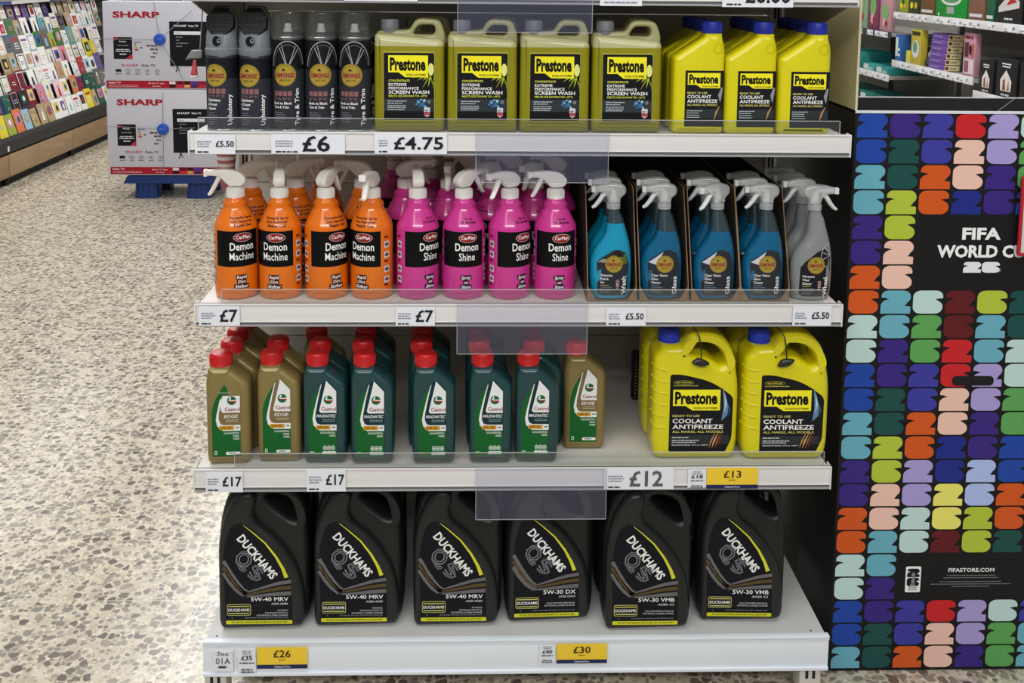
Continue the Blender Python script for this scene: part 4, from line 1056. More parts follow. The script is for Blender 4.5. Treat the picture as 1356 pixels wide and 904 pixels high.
#@PART4
# ================================================================== printed cardboard bin on the right
BX0, BX1, BY0, BY1, BH = .6685, 1.137, .095, .75, 1.2042
bin_ = thing('display_bin', 'black cardboard bin printed all over with coloured 2s and 6s, right of the shelves', 'cardboard display bin', ((BX0 + BX1) / 2, BY0, 0))
BK = mat('121214', .55, spec=.3)
hw = (BX1 - BX0) / 2
bm = bmesh.new(); bx(bm, -hw, hw, 0, .225, .002, BH - .004, 0); bx(bm, -hw, hw, .226, BY1 - BY0, .002, 1.08, 0)
link_mesh('carton_body', bm, BK, bin_, smooth=False)
bm = bmesh.new()
bx(bm, -hw, hw, .0005, .225, BH - .0038, BH - .0002, 0); bx(bm, -hw, hw, -.0012, .0022, BH - .004, BH + .0012, 1); bx(bm, -hw + .004, hw, .2235, .226, BH - .004, BH + .002, 1)
# fold line across the lid corner
f0, f1 = Vector((.055, .004)), Vector((.205, .222)); nn = Vector((-(f1 - f0).y, (f1 - f0).x)).normalized() * .0012
vs = [bm.verts.new((p.x, p.y, BH + .0003)) for p in (f0 + nn, f0 - nn, f1 - nn, f1 + nn)]
fc = bm.faces.new(vs); fc.material_index = 2
link_mesh('lid', bm, [mat('0c0d10', .95, spec=.05), mat('d9dce6', .7), mat('4a4c52', .6)], bin_, smooth=False)
bm = bmesh.new(); bx(bm, -hw, -hw + .004, .001, .34, BH + .0015, 1.62, 0); bx(bm, -hw - .0006, -hw + .001, .0005, .002, BH + .0015, 1.62, 1)
for z in (BH + .024,): bx(bm, -hw - .0006, -hw, .002, .34, z, z + .0015, 1)
link_mesh('side_wing', bm, [mat('d0c8a6', .8), mat('ddd5b8', .8)], bin_, smooth=False)

GC = dict(B='2349a6', P='3c2a80', V='3f3f9e', R='c9282e', L='a99cd6', K='1f4f4c', H='eec4b4', S='6aafc2', O='d35a24', M='b3c640', N='232f86', C='bfdcd8', G='5fa45a', W='621f24', I='aebfee', Y='ece571')
ROWS = ['BPVRLCV', 'BKVHLGS', 'SKOHPGS', 'SMONPBO', 'PM.....', 'PH.....', 'OH.....', 'OSCWMKP', 'CSGWSKP', 'CPGRSCV', 'BPVRLCV', 'BKVHLGS', 'SKOHPGS', 'SMONPBO', 'PMLNIBO', 'PHLYIOK', 'OHCYMOK', 'OSCWMKP', 'CS.....', 'CP.....', 'BPVRLCV', 'BKVHLGS', 'SKOHPGS']
def qarc(cx, cz, r, a0, a1, n=6, rz=None):
    rz = rz or r
    return [(cx + r * math.cos(math.radians(a0 + (a1 - a0) * i / n)), cz + rz * math.sin(math.radians(a0 + (a1 - a0) * i / n))) for i in range(n + 1)]
def glyph2():
    top = qarc(.76, .72, .24, -60, 90, 8, .28) + qarc(.24, .78, .22, 90, 180, 6, .22)
    return [[(.0, .0), (1, 0), (1, .30), (.96, .32), (.80, .335), (.88, .44)] + top + [(.02, .70), (.12, .69), (.26, .64)] + qarc(.30, .32, .30, 95, 180, 6, .30)]
def glyph6():
    return [qarc(.27, .27, .27, 180, 270, 6, .27) + qarc(.73, .29, .27, 270, 400, 8, .29) + [(.84, .56), (.74, .62), (.88, .66), (.99, .665), (1, .70)] + qarc(.76, .76, .24, 0, 90, 6, .24) + qarc(.27, .73, .27, 90, 180, 6, .27)]
A = Art()
pz = (BH - .010) / 23; pxw = .0666
for r, row in enumerate(ROWS):
    for c, ch in enumerate(row):
        if ch == '.': continue
        two = (r + c) % 2 == 0
        x = -hw + .0045 + c * pxw; z = BH - .0035 - (r + 1) * pz + .0018
        for g in (glyph2() if two else glyph6()):
            A.poly([(x + u * .0618, z + v * (pz - .0032)) for u, v in g], GC[ch], 1)
cx = .9275 - (BX0 + BX1) / 2
A.text('FIFA', cx + .012, .9435, .0235, 'f3f4f6', width=.080, align='c', bold=.04, layer=2)
A.text('WORLD CUP', cx + .022, .9065, .0245, 'f3f4f6', width=.2, align='c', bold=.04, layer=2)
for k, g in enumerate((glyph2(), glyph6())):
    for gg in g: A.poly([(cx - .022 + k * .0385 + u * .037, .8735 + v * .0225) for u, v in gg], 'e6ebee', 2)
A.text('TM', cx + .056, .8745, .004, 'e6ebee', layer=2, rot=PI / 2)
bxo = (BX0 + BX1) / 2
A.rect(.8235 - bxo, .1795, .8560 - bxo, .2375, 'f0f1f3', 2, r=.004)
for k, g in enumerate((glyph2(), glyph6())):
    for gg in g: A.poly([(.8265 - bxo + u * .0265, .2135 - k * .0205 + v * .019) for u, v in gg], '17181c', 3)
A.ell(.8398 - bxo, .219, .0038, .005, '8a8d92', 4, 14); A.poly([(.8375 - bxo, .216), (.842 - bxo, .216), (.8435 - bxo, .199), (.836 - bxo, .199)], '8a8d92', 4)
A.text('FIFA', .8398 - bxo, .1945, .003, 'f0f1f3', width=.011, align='c', layer=5); A.lines(.829 - bxo, .190, .8505 - bxo, 3, .003, .0014, '5a5c62', seed=5, align='c')
A.text('FIFASTORE.COM', .9635 - bxo, .2245, .0085, 'f3f4f6', width=.098, align='c', bold=.02, layer=2)
A.lines(.893 - bxo, .2155, 1.034 - bxo, 2, .0052, .0018, '7d7e84', 2, 'c', 3); A.lines(.873 - bxo, .2015, 1.054 - bxo, 2, .0052, .0018, '7d7e84', 2, 'c', 4); A.lines(.92 - bxo, .191, 1.007 - bxo, 1, .005, .0018, '7d7e84', 2, 'c', 6)
A.build('front_print', bin_, flat(-.0006), eps=.00025, rough=.42)
bm = bmesh.new()
outline_bm(bm, fillet([(.897 - bxo, .634, .01), (.984 - bxo, .634, .01), (.984 - bxo, .6545, .01), (.897 - bxo, .6545, .01)], 6), .0026, .0004, yc=-.0006)
link_mesh('hand_hole', bm, mat('060607', .8), bin_)
t = thing('framed_card', 'red-edged card standing against the printed bin at the right picture edge', 'sign', (1.075, .082, .912))
bm = bmesh.new(); outline_bm(bm, fillet([(-.067, 0, .006), (.067, 0, .006), (.067, .165, .006), (-.067, .165, .006)]), .006, .001, [fillet([(-.0605, .0065, .003), (.0605, .0065, .003), (.0605, .158, .003), (-.0605, .158, .003)])[::-1]])
link_mesh('frame', bm, mat('b3202a', .4), t)
bm = bmesh.new(); bx(bm, -.0603, .0603, -.001, .001, .0067, .1578)
link_mesh('insert', bm, mat('d9d4d2', .5), t, smooth=False)
bm = bmesh.new(); bx(bm, -.012, .012, .0032, .0118, .07, .10)
link_mesh('clip', bm, mat('b3202a', .4), t)

# ================================================================== television cartons on a blue pallet
def tv_carton(z0, lab, lx):
    W, H, Dp = .785, .548, .145
    t = thing('television_carton', lab, 'carton', (-2.43 + W / 2 + lx, 4.55, z0), group='white television cartons')
    bm = bmesh.new(); bx(bm, -W / 2, W / 2, 0, Dp, 0, H, bevel=.004)
    link_mesh('carton', bm, mat('c4c3cd', .5), t)
    L = -W / 2; A = Art(); RED = 'a3182a'
    A.rect(L + .012, .006, W / 2 - .006, .052, RED, 1)
    A.text('SHARP', L + .062, .448, .037, RED, width=.290, bold=.035, layer=2)
    A.text('Roku TV', L + .026, .034, .011, 'f2e6e8', width=.075, bold=.02); A.lines(L + .026, .022, L + .21, 2, .008, .004, 'd09aa2', seed=2)
    A.text('All the TV apps', L + .27, .032, .009, 'f2e6e8', width=.10); A.text('you love', L + .295, .015, .009, 'f2e6e8', width=.05)
    cols = ['d8d2da', '5b1220', '2a1016', '3c3a98', '7d1a3a', '4a1016', '1c1216', 'c0303a', 'e0a060', '2a2c66', 'b02a3a', '8a8078']
    for k in range(12): A.rect(L + .402 + (k % 6) * .0455, .031 - (k // 6) * .021, L + .440 + (k % 6) * .0455, .049 - (k // 6) * .021, cols[k], 2, r=.003)
    A.rect(L + .062, .188, L + .178, .325, '15161a', 1); A.poly([(L + .062, .325), (L + .095, .325), (L + .062, .295)], RED, 2); A.poly([(L + .178, .188), (L + .135, .188), (L + .178, .222)], 'b4304a', 2)
    A.text('Ready', L + .12, .293, .010, 'e8e8ea', width=.042, align='c', bold=.02); A.lines(L + .075, .27, L + .165, 1, .01, .004, '9a9aa0', seed=4, align='c'); A.lines(L + .072, .244, L + .168, 2, .012, .006, 'c8c8cc', seed=5, align='c'); A.lines(L + .095, .214, L + .145, 1, .01, .007, 'e8e8ea', seed=9, align='c')
    A.lines(L + .19, .29, L + .24, 1, .01, .006, '6a7090', seed=6)
    for z, c, wd in ((.275, '3a7a3a', .010), (.264, 'c8b83a', .014), (.253, 'c88a3a', .018), (.242, 'b03a3a', .024)): A.rect(L + .192, z, L + .192 + wd, z + .008, c, 2)
    A.rect(L + .228, .255, L + .24, .263, '2a2a30', 2)
    for z, wd in ((.268, .07), (.246, .045), (.222, .03), (.198, .045)): A.lines(L + .335 - wd, z, L + .335, 1, .01, .008, '3a3b44', seed=int(z * 1000))
    A.text('SHARP', L + .108, .142, .0135, 'b04a5a', width=.105, bold=.015); A.text('· Roku TV', L + .222, .142, .0135, '2a2b33', width=.095, bold=.02)
    for k in range(5):
        x = L + .088 + k * .060
        if k == 0: A.rect(x - .017, .107, x + .017, .124, '15161a', 1)
        else: A.ring(x, .115, .0165, .0115, .002, '4a4c55', 1, 4 if k == 3 else 18); A.rect(x - .005, .112, x + .005, .118, '6a6c75', 1)
        A.lines(x - .018, .092, x + .018, 1, .01, .005, '6a6c75', seed=k, align='c')
    A.rect(L + .41, .145, W / 2 - .035, .425, '0f1117', 1)
    A.text('SHARP', L + .438, .392, .013, 'e8e8ea', width=.08, bold=.02); A.text('Roku TV', L + .53, .392, .013, 'e8e8ea', width=.06, bold=.02)
    A.rect(L + .438, .343, L + .61, .364, 'e2e3e8', 2); A.text('Home', L + .45, .349, .008, '3a3b44', width=.03, layer=4)
    for k, wd in enumerate((.045, .03, .075, .04)): A.lines(L + .45, .325 - k * .019, L + .45 + wd, 1, .01, .005, '8a8c94', seed=k + 20)
    for x in (L + .452, W / 2 - .085): A.poly([(x, .145), (x + .007, .145), (x + .018, .112), (x + .013, .112), (x + .004, .135), (x - .004, .108), (x - .010, .108)], '15161a', 1)
    A.build('print', t, flat(-.0008), eps=.0005, rough=.5)
    return t
tv_carton(.156, 'white television carton at the bottom of the two, on the blue pallet', 0)
tv_carton(.706, 'white television carton on top of the other, reaching out of the picture', -.006)
def spider_tag(x, z, lab, seed):
    t = thing('security_wrap', lab, 'security tag', (x, 4.549, z), group='blue security wraps on the television cartons')
    bm = bmesh.new()
    loft(bm, [(0, .036, .036), (.008, .037, .037), (.016, .033, .033), (.018, .026, .026)], 28); bm.transform(Matrix.Rotation(PI / 2, 4, 'X') @ Matrix.Translation((0, 0, .003)))
    link_mesh('lock_disc', bm, mat('1d4fb4', .35), t)
    A = Art(); A.lines(-.018, .001, .018, 1, .01, .004, '7d9ad8', 1, 'c', seed); A.build('disc_print', t, flat(-.0215))
    for (a, b) in seed_cables[seed]:
        bm = bmesh.new(); tube(bm, [(0, -.010, 0), (a * .5, -.008, b * .5), (a, -.0075, b)], .0018, 6)
        link_mesh('cable', bm, mat('8d8d96', .4), t)
    return t
seed_cables = {1: [(-.345, .0, ), (-.03, .235), (.14, -.25), (.2, .18)], 2: [(-.345, .018), (.004, .235), (-.004, -.29), (.2, .01)]}
spider_tag(-2.085, 1.018, 'blue disc security wrap on the upper television carton', 1)
spider_tag(-2.080, .452, 'blue disc security wrap on the lower television carton', 2)
t = thing('pallet', 'small blue plastic pallet under the television cartons', 'pallet', (-2.045, 4.56, 0))
PB = mat('12306e', .45)
bm = bmesh.new()
outline = fillet([(-.30, .098, .01), (.30, .098, .01), (.285, .148, .008), (.20, .152, 0), (-.20, .152, 0), (-.275, .150, .015)])
outline_bm(bm, outline, .40, .004, yc=.2)
link_mesh('deck', bm, PB, t)
for x in (-.165, .165):
    for y in (.07, .33):
        bm = bmesh.new(); loft(bm, [(.001, .078, .058, x, y, 5), (.098, .070, .052, x, y, 5)], 32)
        for k in range(4): bx(bm, x - .06 + k * .036, x - .052 + k * .036, y - .0595, y - .052, .006, .096)
        link_mesh('foot', bm, PB, t)
# striped pouch and small clip hanging behind the left shelf ends
t = thing('paper_cups', 'red and white striped paper cups hanging behind the left shelf end', 'paper cups', (-.655, .40, .975), group=None)
bm = bmesh.new(); rs = []
for k in range(9): rs += [(.03 + k * .008, .0165 + k * .0008, .0165 + k * .0008, 0, 0, 2, k % 2), (.0365 + k * .008, .0175 + k * .0008, .0175 + k * .0008, 0, 0, 2, k % 2)]
loft(bm, [(0, .012, .012, 0, 0, 2, 0)] + rs, 24)
link_mesh('cups', bm, [mat('9c5a58', .5), mat('c2bab6', .5)], t)
bm = bmesh.new(); tube(bm, [(0, 0, .09), (0, .0, .14), (.004, .03, .15), (.008, .045, .15)], .0012, 6)
link_mesh('hook_wire', bm, mat('8a8a8c', .3, .8), t)
t = thing('hanging_sachet', 'small red sachet on a grey clip behind the leftmost aerosol can', 'sachet', (-.645, .12, 1.258))
bm = bmesh.new(); outline_bm(bm, fillet([(-.007, .006, .002), (.007, .006, .002), (.005, .036, .002), (-.001, .036, .002)]), .006, .002); link_mesh('sachet', bm, mat('c04a54', .4), t)
bm = bmesh.new(); outline_bm(bm, fillet([(-.008, .0005, .002), (.008, .0005, .002), (.0075, .0058, .001), (-.0075, .0058, .001)]), .006, .002); link_mesh('sachet_seal', bm, mat('e6d6d4', .4), t)
bm = bmesh.new(); outline_bm(bm, fillet([(-.016, .0362, .002), (.016, .040, .002), (.018, .056, .003), (-.004, .056, .003)]), .008, .002); tube(bm, [(.012, 0, .05), (.02, .0, .14), (.03, .0, .17)], .0012, 6)
link_mesh('clip', bm, mat('7f8382', .35), t)

# ================================================================== greeting card rack along the left aisle
RX = -3.23; RY0, RY1 = 4.2, 9.6
rack = thing('card_rack', 'long stepped greeting card rack with pale wood base on the left', 'card rack', (RX, RY0, 0))
bm = bmesh.new()
NT = 7; TZ, TS = .119, .073
Lr = RY1 - RY0
bx(bm, -.95, -.045, 0, Lr, .0, .055); bx(bm, -.95, -.012, 0, Lr, .055, .215)
link_mesh('plinth', bm, mat('18181a', .6), rack, smooth=False)
bm = bmesh.new()
pts = [(-.012, .215), (.004, .228), (.004, .296), (-.012, .318)]
for k in range(NT):
    pts += [(-.012 - k * TS - .045, .318 + k * TZ - .004), (-.012 - (k + 1) * TS, .318 + (k + 1) * TZ)]
pts += [(-.95, .318 + NT * TZ), (-.95, .215)]
f = [bm.verts.new((x, 0, z)) for x, z in pts]; g = [bm.verts.new((x, Lr, z)) for x, z in pts]
bm.faces.new(f); bm.faces.new(g[::-1])
for i in range(len(pts)): bm.faces.new((f[i], f[(i + 1) % len(pts)], g[(i + 1) % len(pts)], g[i]))
link_mesh('stepped_body', bm, mat('2c2b2b', .5), rack, smooth=False)
for k in range(1, NT):
    bm = bmesh.new(); x = -.012 - k * TS - .002; z = .318 + k * TZ
    bx(bm, x, x + .003, 0, Lr, z - .02, z + .035); link_mesh('tier_lip', bm, CLEAR, rack, smooth=False)
WD = [wood_material('8d7252', 'a88a66'), wood_material('9a7f5f', 'b09573')]
ys = [0, .745, 1.83, 2.92, 4.0, Lr]
for i, (a, b) in enumerate(zip(ys[:-1], ys[1:])):
    bm = bmesh.new(); bx(bm, -.011, .0, a + .006, b - .006, .058, .208, bevel=.002)
    link_mesh('wood_panel', bm, WD[i % 2], rack)
for y in (.75, 1.85):
    bm = bmesh.new(); tube(bm, [(-.03, y, .0), (-.03, y, .05)], .018, 10); link_mesh('foot', bm, mat('0f0f10', .6), rack)
A = Art(); A.rect(.72, .232, .745, .268, 'e8e8ea', 0); A.build('rail_ticket', rack, lambda u, v, h: (.0048 + h, u, v))
bm = bmesh.new(); bx(bm, -.95, -.60, 0, Lr, .318 + NT * TZ + .002, 1.9); link_mesh('rear_panel', bm, mat('8a8680', .6), rack, smooth=False)
bm = bmesh.new(); bx(bm, -.95, -.46, 0, Lr, 1.176, 1.182); bx(bm, -.465, -.458, 0, Lr, 1.168, 1.195); link_mesh('upper_shelf', bm, mat('d8d6d2', .5), rack, smooth=False)
bm = bmesh.new()
for y in (1.4, 2.6, 3.8):
    bx(bm, -.4578, -.4572, y, y + .5, 1.17, 1.194)
link_mesh('upper_strip', bm, mat('3a4f8a', .5), rack, smooth=False)

# individual cards: a few prints, many colours
CARD_D = {}
NAMES = {'f1efec': 'white', 'e9e4d6': 'cream', 'f0c9d0': 'pale pink', 'd9879f': 'pink', 'b5285c': 'magenta', '7c1f33': 'burgundy', 'b23a35': 'red', 'e07a48': 'orange', 'e6d532': 'yellow', '9cb04a': 'lime', '4b7a3c': 'green', '23604f': 'dark green', '6fa3a6': 'teal', '9fc0d8': 'pale blue', '3a63a8': 'blue', '26345e': 'navy', '7a5a94': 'purple', '2b2b30': 'black', '6c6a68': 'grey', 'b7a07a': 'tan'}
MOT = ('round motif', 'square picture', 'banner of lettering', 'tall figure', 'scattered dots', 'plain border')
def card_mesh(col, mot, acc, acc2):
    key = (col, mot, acc, acc2)
    if key in CARD_D: return CARD_D[key]
    bm = bmesh.new(); Wc, Hc = .122, .168
    bx(bm, 0, .0035, -Wc / 2, Wc / 2, 0, Hc, 0)
    A = Art()
    if mot == 0: A.ell(0, .095, .038, .042, acc, 1, 16); A.ell(0, .1, .02, .022, acc2, 2, 12)
    elif mot == 1: A.rect(-.042, .055, .042, .14, acc, 1); A.ell(.005, .09, .02, .026, acc2, 2, 12)
    elif mot == 2: A.rect(-.045, .115, .045, .135, acc, 1); A.lines(-.035, .09, .035, 3, .02, .008, acc2, 1, 'c', 3)
    elif mot == 3: A.poly([(-.02, .03), (.022, .03), (.016, .1), (-.012, .1)], acc, 1); A.ell(.002, .117, .017, .019, acc2, 1, 12)
    elif mot == 4:
        rn = random.Random(mot)
        for k in range(12): A.ell(rn.uniform(-.045, .045), rn.uniform(.025, .145), .008, .008, (acc, acc2)[k % 2], 1, 8)
    else:
        A.rect(-.052, .012, .052, .156, acc, 1); A.rect(-.044, .02, .044, .148, col, 2); A.lines(-.03, .09, .03, 2, .02, .008, acc2, 3, 'c', 5)
    cols = [col] + A.cols
    for vs, fs, ci, layer in A.items:
        bv = [bm.verts.new((.0035 + layer * .0006, p[0], p[1])) for p in vs]
        for ff in fs:
            fc = bm.faces.new([bv[i] for i in ff]); fc.material_index = ci + 1
            fc.normal_update()
            if fc.normal.x < 0: fc.normal_flip()
    me = bpy.data.meshes.new('greeting_card'); bm.to_mesh(me); bm.free()
    for c in cols: me.materials.append(mat(c, .5))
    CARD_D[key] = me
    return me
rn = random.Random(21)
pal = list(NAMES)
wts_top = [46, 16, 7, 4, 3, 3, 3, 2, 1, 2, 2, 2, 3, 4, 2, 2, 2, 4, 8, 5]
ORD = ('lowest', 'second', 'third', 'fourth', 'fifth', 'sixth', 'seventh', 'eighth', 'top')
NUM = lambda i: '%d%s' % (i, 'th' if 10 <= i % 100 <= 20 else {1: 'st', 2: 'nd', 3: 'rd'}.get(i % 10, 'th'))
for k in range(NT):
    s = .012 + k * TS
    ya = 4.62 + s * 2.05; yb = 6.85 + s * 2.45
    y = ya + rn.uniform(0, .05); i = 0
    run = None
    while y < yb:
        if run is None or rn.random() < .75:
            run = rn.choices(pal, wts_top if k in (2, 3, 4, 5, 6) else [22, 13, 8, 5, 4, 4, 4, 3, 2, 3, 5, 6, 5, 5, 3, 4, 3, 7, 6, 7])[0]
        if k == 0 and i in (2,): run = 'e6d532'
        if k == 0 and i == 3: run = '9cb04a'
        if k == 0 and i == 4: run = 'e07a48'
        mot = rn.randrange(6); acc, acc2 = rn.sample(['f1efec', 'd9879f', 'b23a35', '23604f', '3a63a8', '2b2b30', 'e0c77a', '9fc0d8', 'b7a07a', '7a5a94'], 2)
        me = card_mesh(run, mot, acc, acc2)
        o = bpy.data.objects.new('greeting_card', me); COL.objects.link(o)
        o.location = (RX - .012 - k * TS - .017, y, .318 + k * TZ + .0015)
        o.rotation_euler = (0, -math.radians(17 + rn.uniform(-2, 1)), rn.uniform(-.05, .05))
        sc_ = rn.uniform(.80, 1.0) * (.84 if k == NT - 1 else 1); o.scale = (1, min(1, sc_ * rn.uniform(1, 1.12)), sc_)
        i += 1
        tag(o, '%s greeting card with %s, %s from the near end, %s tier' % (NAMES[run], MOT[mot], NUM(i), ORD[k]), 'greeting card', 'greeting cards in the rack')
        y += .128 + (rn.random() < .12) * .05

# ================================================================== shelves along the right aisle
UX = 2.42
ru = thing('aisle_shelves', 'grey shelving along the right aisle, holding boxed gifts and toys', 'shelving', (UX, 2.3, 0))
Lu = 3.9
GREY = mat('6f6e6c', .5)
bm = bmesh.new(); bx(bm, .44, .47, 0, Lu, 0, 2.0); link_mesh('rear_panel', bm, mat('98948c', .6), ru, smooth=False)
bm = bmesh.new(); bx(bm, .0, .44, 0, Lu, .0, .14); link_mesh('plinth', bm, mat('3a3a3c', .5), ru, smooth=False)
for y in (.905, 1.955, 3.0):
    bm = bmesh.new(); bx(bm, .41, .44, y - .015, y + .015, .14, 2.0); link_mesh('upright', bm, mat('8a8884', .4), ru)
def ushelf(y0, y1, z, lip=.026, dark=False, nt=5):
    bm = bmesh.new(); bx(bm, .006, .44, y0 - 2.3, y1 - 2.3, z - .022, z - .002); s = link_mesh('shelf', bm, mat('a5a39e', .5), ru, smooth=False)
    bm = bmesh.new(); bx(bm, -.002, .005, y0 - 2.3, y1 - 2.3, z - .034, z + .008, 0, .002); link_mesh('price_rail', bm, mat('3c3e48' if dark else 'd9d8d6', .4), s)
    r2 = random.Random(int(z * 1000) + int(y0 * 10))
    y = y0 - 2.3 + .04; k = 0
    while y < y1 - 2.3 - .1:
        wd = r2.uniform(.07, .13)
        A = Art(); A.rect(-(y + wd), z - .030, -y, z + .004, 'e6e8ee', 1)
        if not dark or True:
            A.text(r2.choice(['£5', '£7', '£8', '£10', '£14', '£6', '£12']), -(y + .006), z - .021, .015, '2a2b30', align='r', bold=.02); A.lines(-(y + wd - .008), z - .022, -(y + wd * .55), 2, .010, .004, '6a6c74', seed=k + 3)
        A.build('ticket', s, lambda u, v, h: (-.0024 - h, -u, v), eps=.0005)
        y += wd + r2.choice([.005, .03, .08]); k += 1
    return s
ushelf(2.32, 4.235, 1.238); ushelf(3.2, 4.235, .948); ushelf(2.32, 3.19, .885)
ushelf(4.275, 6.15, 1.112, dark=True); ushelf(4.275, 6.15, .848); ushelf(2.32, 4.235, .60); ushelf(4.275, 6.15, .56)
UG = 'goods on the right aisle shelves'
def carton(name, lab, cat, y0, y1, z, h, d, col, deco, x=None, lean=0, side=None):
    """boxed goods: front looks at the aisle (-x); the near end also shows"""
    x = UX + .012 if x is None else x
    t = thing(name, lab, cat, (x, y0, z + .0008), group=UG)
    W = y1 - y0
    bm = bmesh.new(); bx(bm, 0, d, 0, W, 0, h, 0, min(.003, d * .2)); link_mesh('carton', bm, mat(col, .4), t)
    A = Art(); deco(A, W, h); A.build('front_print', t, lambda u, v, hh: (-.0006 - hh, W - u, v), eps=.0006, rough=.4)
    if side:
        A = Art(); side(A, d, h); A.build('end_print', t, lambda u, v, hh: (u, -.0006 - hh, v), eps=.0006, rough=.4)
    return t
def d_car(A, W, H):
    A.poly([(W * .1, H * .3), (W * .9, H * .45), (W * .9, H * .62), (W * .6, H * .8), (W * .4, H * .72), (W * .1, H * .45)], 'c9c5c2', 1); A.poly([(W * .4, H * .5), (W * .8, H * .6), (W * .6, H * .75)], 'b03028', 2); A.lines(W * .28, H * .12, W * .72, 1, .01, H * .05, 'd8d8da', 1, 'c', 4)
def d_emblem(A, W, H):
    A.ell(W * .5, H * .6, W * .33, H * .2, 'c9d2cc', 1); A.ell(W * .5, H * .62, W * .26, H * .13, '5f8f6a', 2); A.lines(W * .3, H * .61, W * .7, 1, .01, H * .06, 'e8ece8', 3, 'c', 3); A.rect(W * .38, H * .15, W * .62, H * .36, '9aa09c', 1); A.ell(W * .12, H * .1, H * .05, H * .05, 'e0e4e0', 1, 12)
def d_dots(A, W, H):
    for k, c in enumerate(('e8d23a', '2b4a2a', 'c8a83a')): A.ell(W * (.3 + .2 * k), H * (.35 + .2 * (k % 2)), W * .14, H * .13, c, 1, 14)
def d_plain(A, W, H): A.rect(W * .1, H * .12, W * .9, H * .22, 'c8c8ca', 1)
def d_window(A, W, H):
    A.poly([(W * .25, H * .18), (W * .75, H * .18), (W * .78, H * .45), (W * .5, H * .72), (W * .22, H * .45)], 'd9d6d6', 1); A.poly([(W * .35, H * .2), (W * .5, H * .2), (W * .45, H * .5), (W * .36, H * .45)], '8a4a32', 2); A.poly([(W * .55, H * .2), (W * .68, H * .2), (W * .64, H * .48)], 'a87858', 2)
    A.lines(W * .2, H * .85, W * .8, 2, H * .07, H * .035, 'e8e8ea', 1, 'c', 3); A.lines(W * .25, H * .06, W * .75, 1, .01, H * .05, 'b8b8ba', 1, 'c', 5)
def d_purple(A, W, H): A.lines(W * .1, H * .35, W * .85, 1, .01, H * .3, '9a86c8', 1, 'l', 4)
def e_cream(A, W, H): A.rect(0.001, H * .04, W * .99, H * .96, 'd9cc9a', 1); A.ell(W * .16, H * .5, H * .28, H * .28, '6a2430', 2, 14); A.lines(W * .4, H * .35, W * .9, 1, .01, H * .2, '7a6a4a', 2, 'l', 4)
def d_blister(A, W, H):
    A.rect(W * .06, H * .06, W * .94, H * .4, 'd8c8cc', 1); A.rect(W * .12, H * .1, W * .5, H * .36, '8a5a6a', 2); A.rect(W * .1, H * .45, W * .45, H * .78, '5a3038', 1); A.ell(W * .6, H * .62, W * .12, H * .12, '2a2024', 1); A.rect(W * .72, H * .45, W * .9, H * .76, 'b05a3a', 1); A.lines(W * .1, H * .87, W * .85, 1, .01, H * .06, '7a2036', 1, 'l', 2)
def d_yellow(A, W, H): A.ell(W * .5, H * .45, W * .35, H * .25, 'c9d2dc', 1); A.ell(W * .45, H * .5, W * .2, H * .16, '6a8f6a', 2); A.rect(W * .1, H * .84, W * .9, H * .95, '3a3a1c', 1)
def d_teal(A, W, H): A.rect(W * .05, H * .2, W * .5, H * .9, 'c8d8d4', 1); A.lines(W * .55, H * .4, W * .95, 2, H * .2, H * .1, 'e0eceA', 1, 'l', 4)
def d_party(A, W, H): A.ell(W * .5, H * .6, W * .3, H * .25, '7fae6a', 1); A.ell(W * .45, H * .3, W * .18, H * .14, 'd8a0a8', 2); A.ell(W * .65, H * .25, W * .12, H * .1, 'b04a4a', 2)
Z1, Z2, Z3 = 1.239, .949, .886
# top near shelf, from the far end towards the camera
for y0, y1, h, col, deco, lab in ((4.08, 4.2, .13, '8a9a2e', d_dots, 'lime gift pack at the far end of the highest right shelf'), (3.92, 4.06, .15, '2f3a24', d_dots, 'dark green and yellow gift pack on the highest right shelf'), (3.72, 3.9, .16, '6a4a2c', d_plain, 'brown carton left of the big green box'), (3.34, 3.70, .17, '128a32', d_emblem, 'big green box with pale emblem on the highest right shelf'),
                                  (3.15, 3.32, .17, '7a5644', d_plain, 'brown carton right of the big green box'), (3.05, 3.13, .16, '1d5a3c', d_plain, 'narrow dark green carton beside the black boxes'), (2.79, 3.03, .18, '17171a', d_car, 'black box with a car picture, beside the dark green carton'), (2.5, 2.77, .18, '1a1a1d', d_car, 'black box with a car picture, nearest on the highest right shelf')):
    carton('gift_box', lab, 'gift box', y0, y1, Z1, h, .2, col, deco)
carton('gift_pack', 'blue gift pack at the far end of the middle right shelf', 'gift pack', 4.14, 4.222, Z2, .16, .06, '2c5fa0', d_teal)
t = thing('gift_jar', 'round black and gold pack beside the blue pack', 'gift pack', (UX + .115, 4.078, Z2 + .001), group=UG)
bm = bmesh.new(); loft(bm, [(0, .045, .045), (.01, .052, .052), (.06, .056, .056), (.075, .05, .05)], 24); link_mesh('jar', bm, mat('2c2c1c', .3), t)
bm = bmesh.new(); loft(bm, [(.0755, .05, .05), (.085, .052, .052), (.1, .05, .05), (.105, .03, .03)], 24); link_mesh('jar_lid', bm, mat('a8943a', .3, .5), t)
carton('gift_pack', 'tall yellow-topped blister pack standing on the middle right shelf', 'gift pack', 3.865, 4.0, Z2, .205, .04, 'b8a83a', d_yellow)
carton('gift_pack', 'low yellow pack beside the tall blister pack', 'gift pack', 4.004, 4.064, Z2, .075, .028, 'd2c22e', d_plain, x=UX + .012)
t = thing('toy_figure', 'small dark rounded toy beside the purple boxes', 'toy', (UX + .06, 3.812, Z2 + .001), group=UG)
bm = bmesh.new(); loft(bm, [(0, .03, .03), (.02, .042, .042), (.045, .036, .036), (.06, .015, .015)], 20); link_mesh('body', bm, mat('26262e', .3), t)
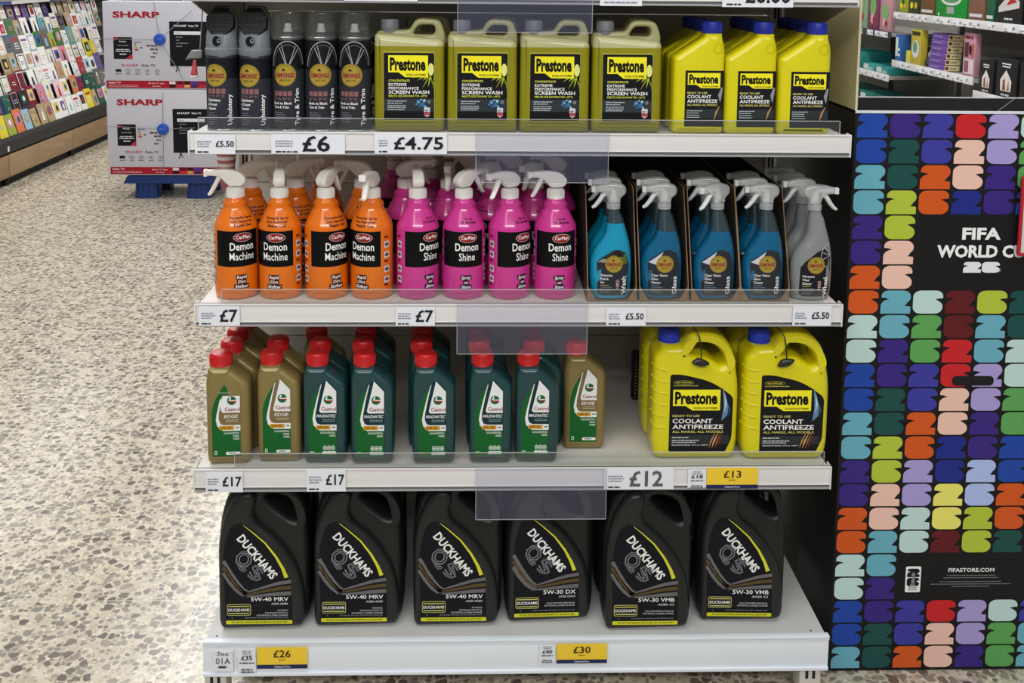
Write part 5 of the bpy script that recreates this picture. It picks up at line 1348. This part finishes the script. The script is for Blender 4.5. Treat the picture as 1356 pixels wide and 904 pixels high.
bm = bmesh.new(); loft(bm, [(.05, .03, .03, .01), (.075, .036, .03, .01), (.1, .02, .02, .01)], 16); link_mesh('head', bm, mat('8f8c9c', .4), t)
for k in range(6):
    carton('card_game', ('bottom', 'second', 'third', 'fourth', 'fifth', 'topmost')[k] + ' purple and cream box of the stack of six', 'boxed game', 3.56, 3.76, Z2 + k * .0335, .0325, .085, '6b4a9a', d_purple, x=UX + .014 + k * .003, side=e_cream)
carton('blister_pack', 'pink and clear blister pack right of the purple stack', 'blister pack', 3.235, 3.36, Z2, .225, .03, 'b8889a', d_blister, x=UX + .02)
for y0, y1, h, lab in ((3.02, 3.16, .165, 'black window carton, furthest of the three low right ones'), (2.80, 2.99, .19, 'black window carton, middle of the three low right ones'), (2.56, 2.77, .185, 'black window carton, nearest of the three low right ones')):
    carton('window_carton', lab, 'gift box', y0, y1, Z3, h, .14, '141416', d_window)
# far bay
r3 = random.Random(5)
fc = [('b88a94', 'pale pink'), ('7a3f58', 'plum'), ('86a888', 'sage green'), ('c89a98', 'rose'), ('a8b0b8', 'silver grey'), ('9a5068', 'raspberry'), ('8a7a9a', 'mauve'), ('6a8a78', 'grey green')]
for k in range(8):
    y = 4.32 + k * .2; c = fc[k]
    carton('party_pack', '%s party pack on the far upper right shelf' % c[1], 'party pack', y, y + .17, 1.113, .2 + .05 * (k % 3), .03, c[0], d_party)
for k in range(5):
    y = 4.32 + k * .22
    carton('teal_box', 'teal box on the far lower right shelf, %s from the near end' % NUM(k + 1), 'box', y, y + .19, .849, .045 if k < 2 else .11, .2, ('2f8a86', '3a9a94', '1f7a78', '56aaa2', '2a7f7a')[k], d_teal)
for k in range(4):
    y = 4.32 + k * .24
    carton('teal_box', 'dark teal box on the lowest far right shelf, %s from the near end' % NUM(k + 1), 'box', y, y + .2, .561, .15, .2, ('1d5f5a', '25706a', '1a544f', '2d7a74')[k], d_teal)
for k in range(4):
    y = 2.5 + k * .4
    carton('gift_box', 'dark carton on the lowest near right shelf, %s from the near end' % NUM(k + 1), 'gift box', y, y + .3, .601, .16, .25, ('202024', '2a2622', '1c2024', '262028')[k], d_plain)
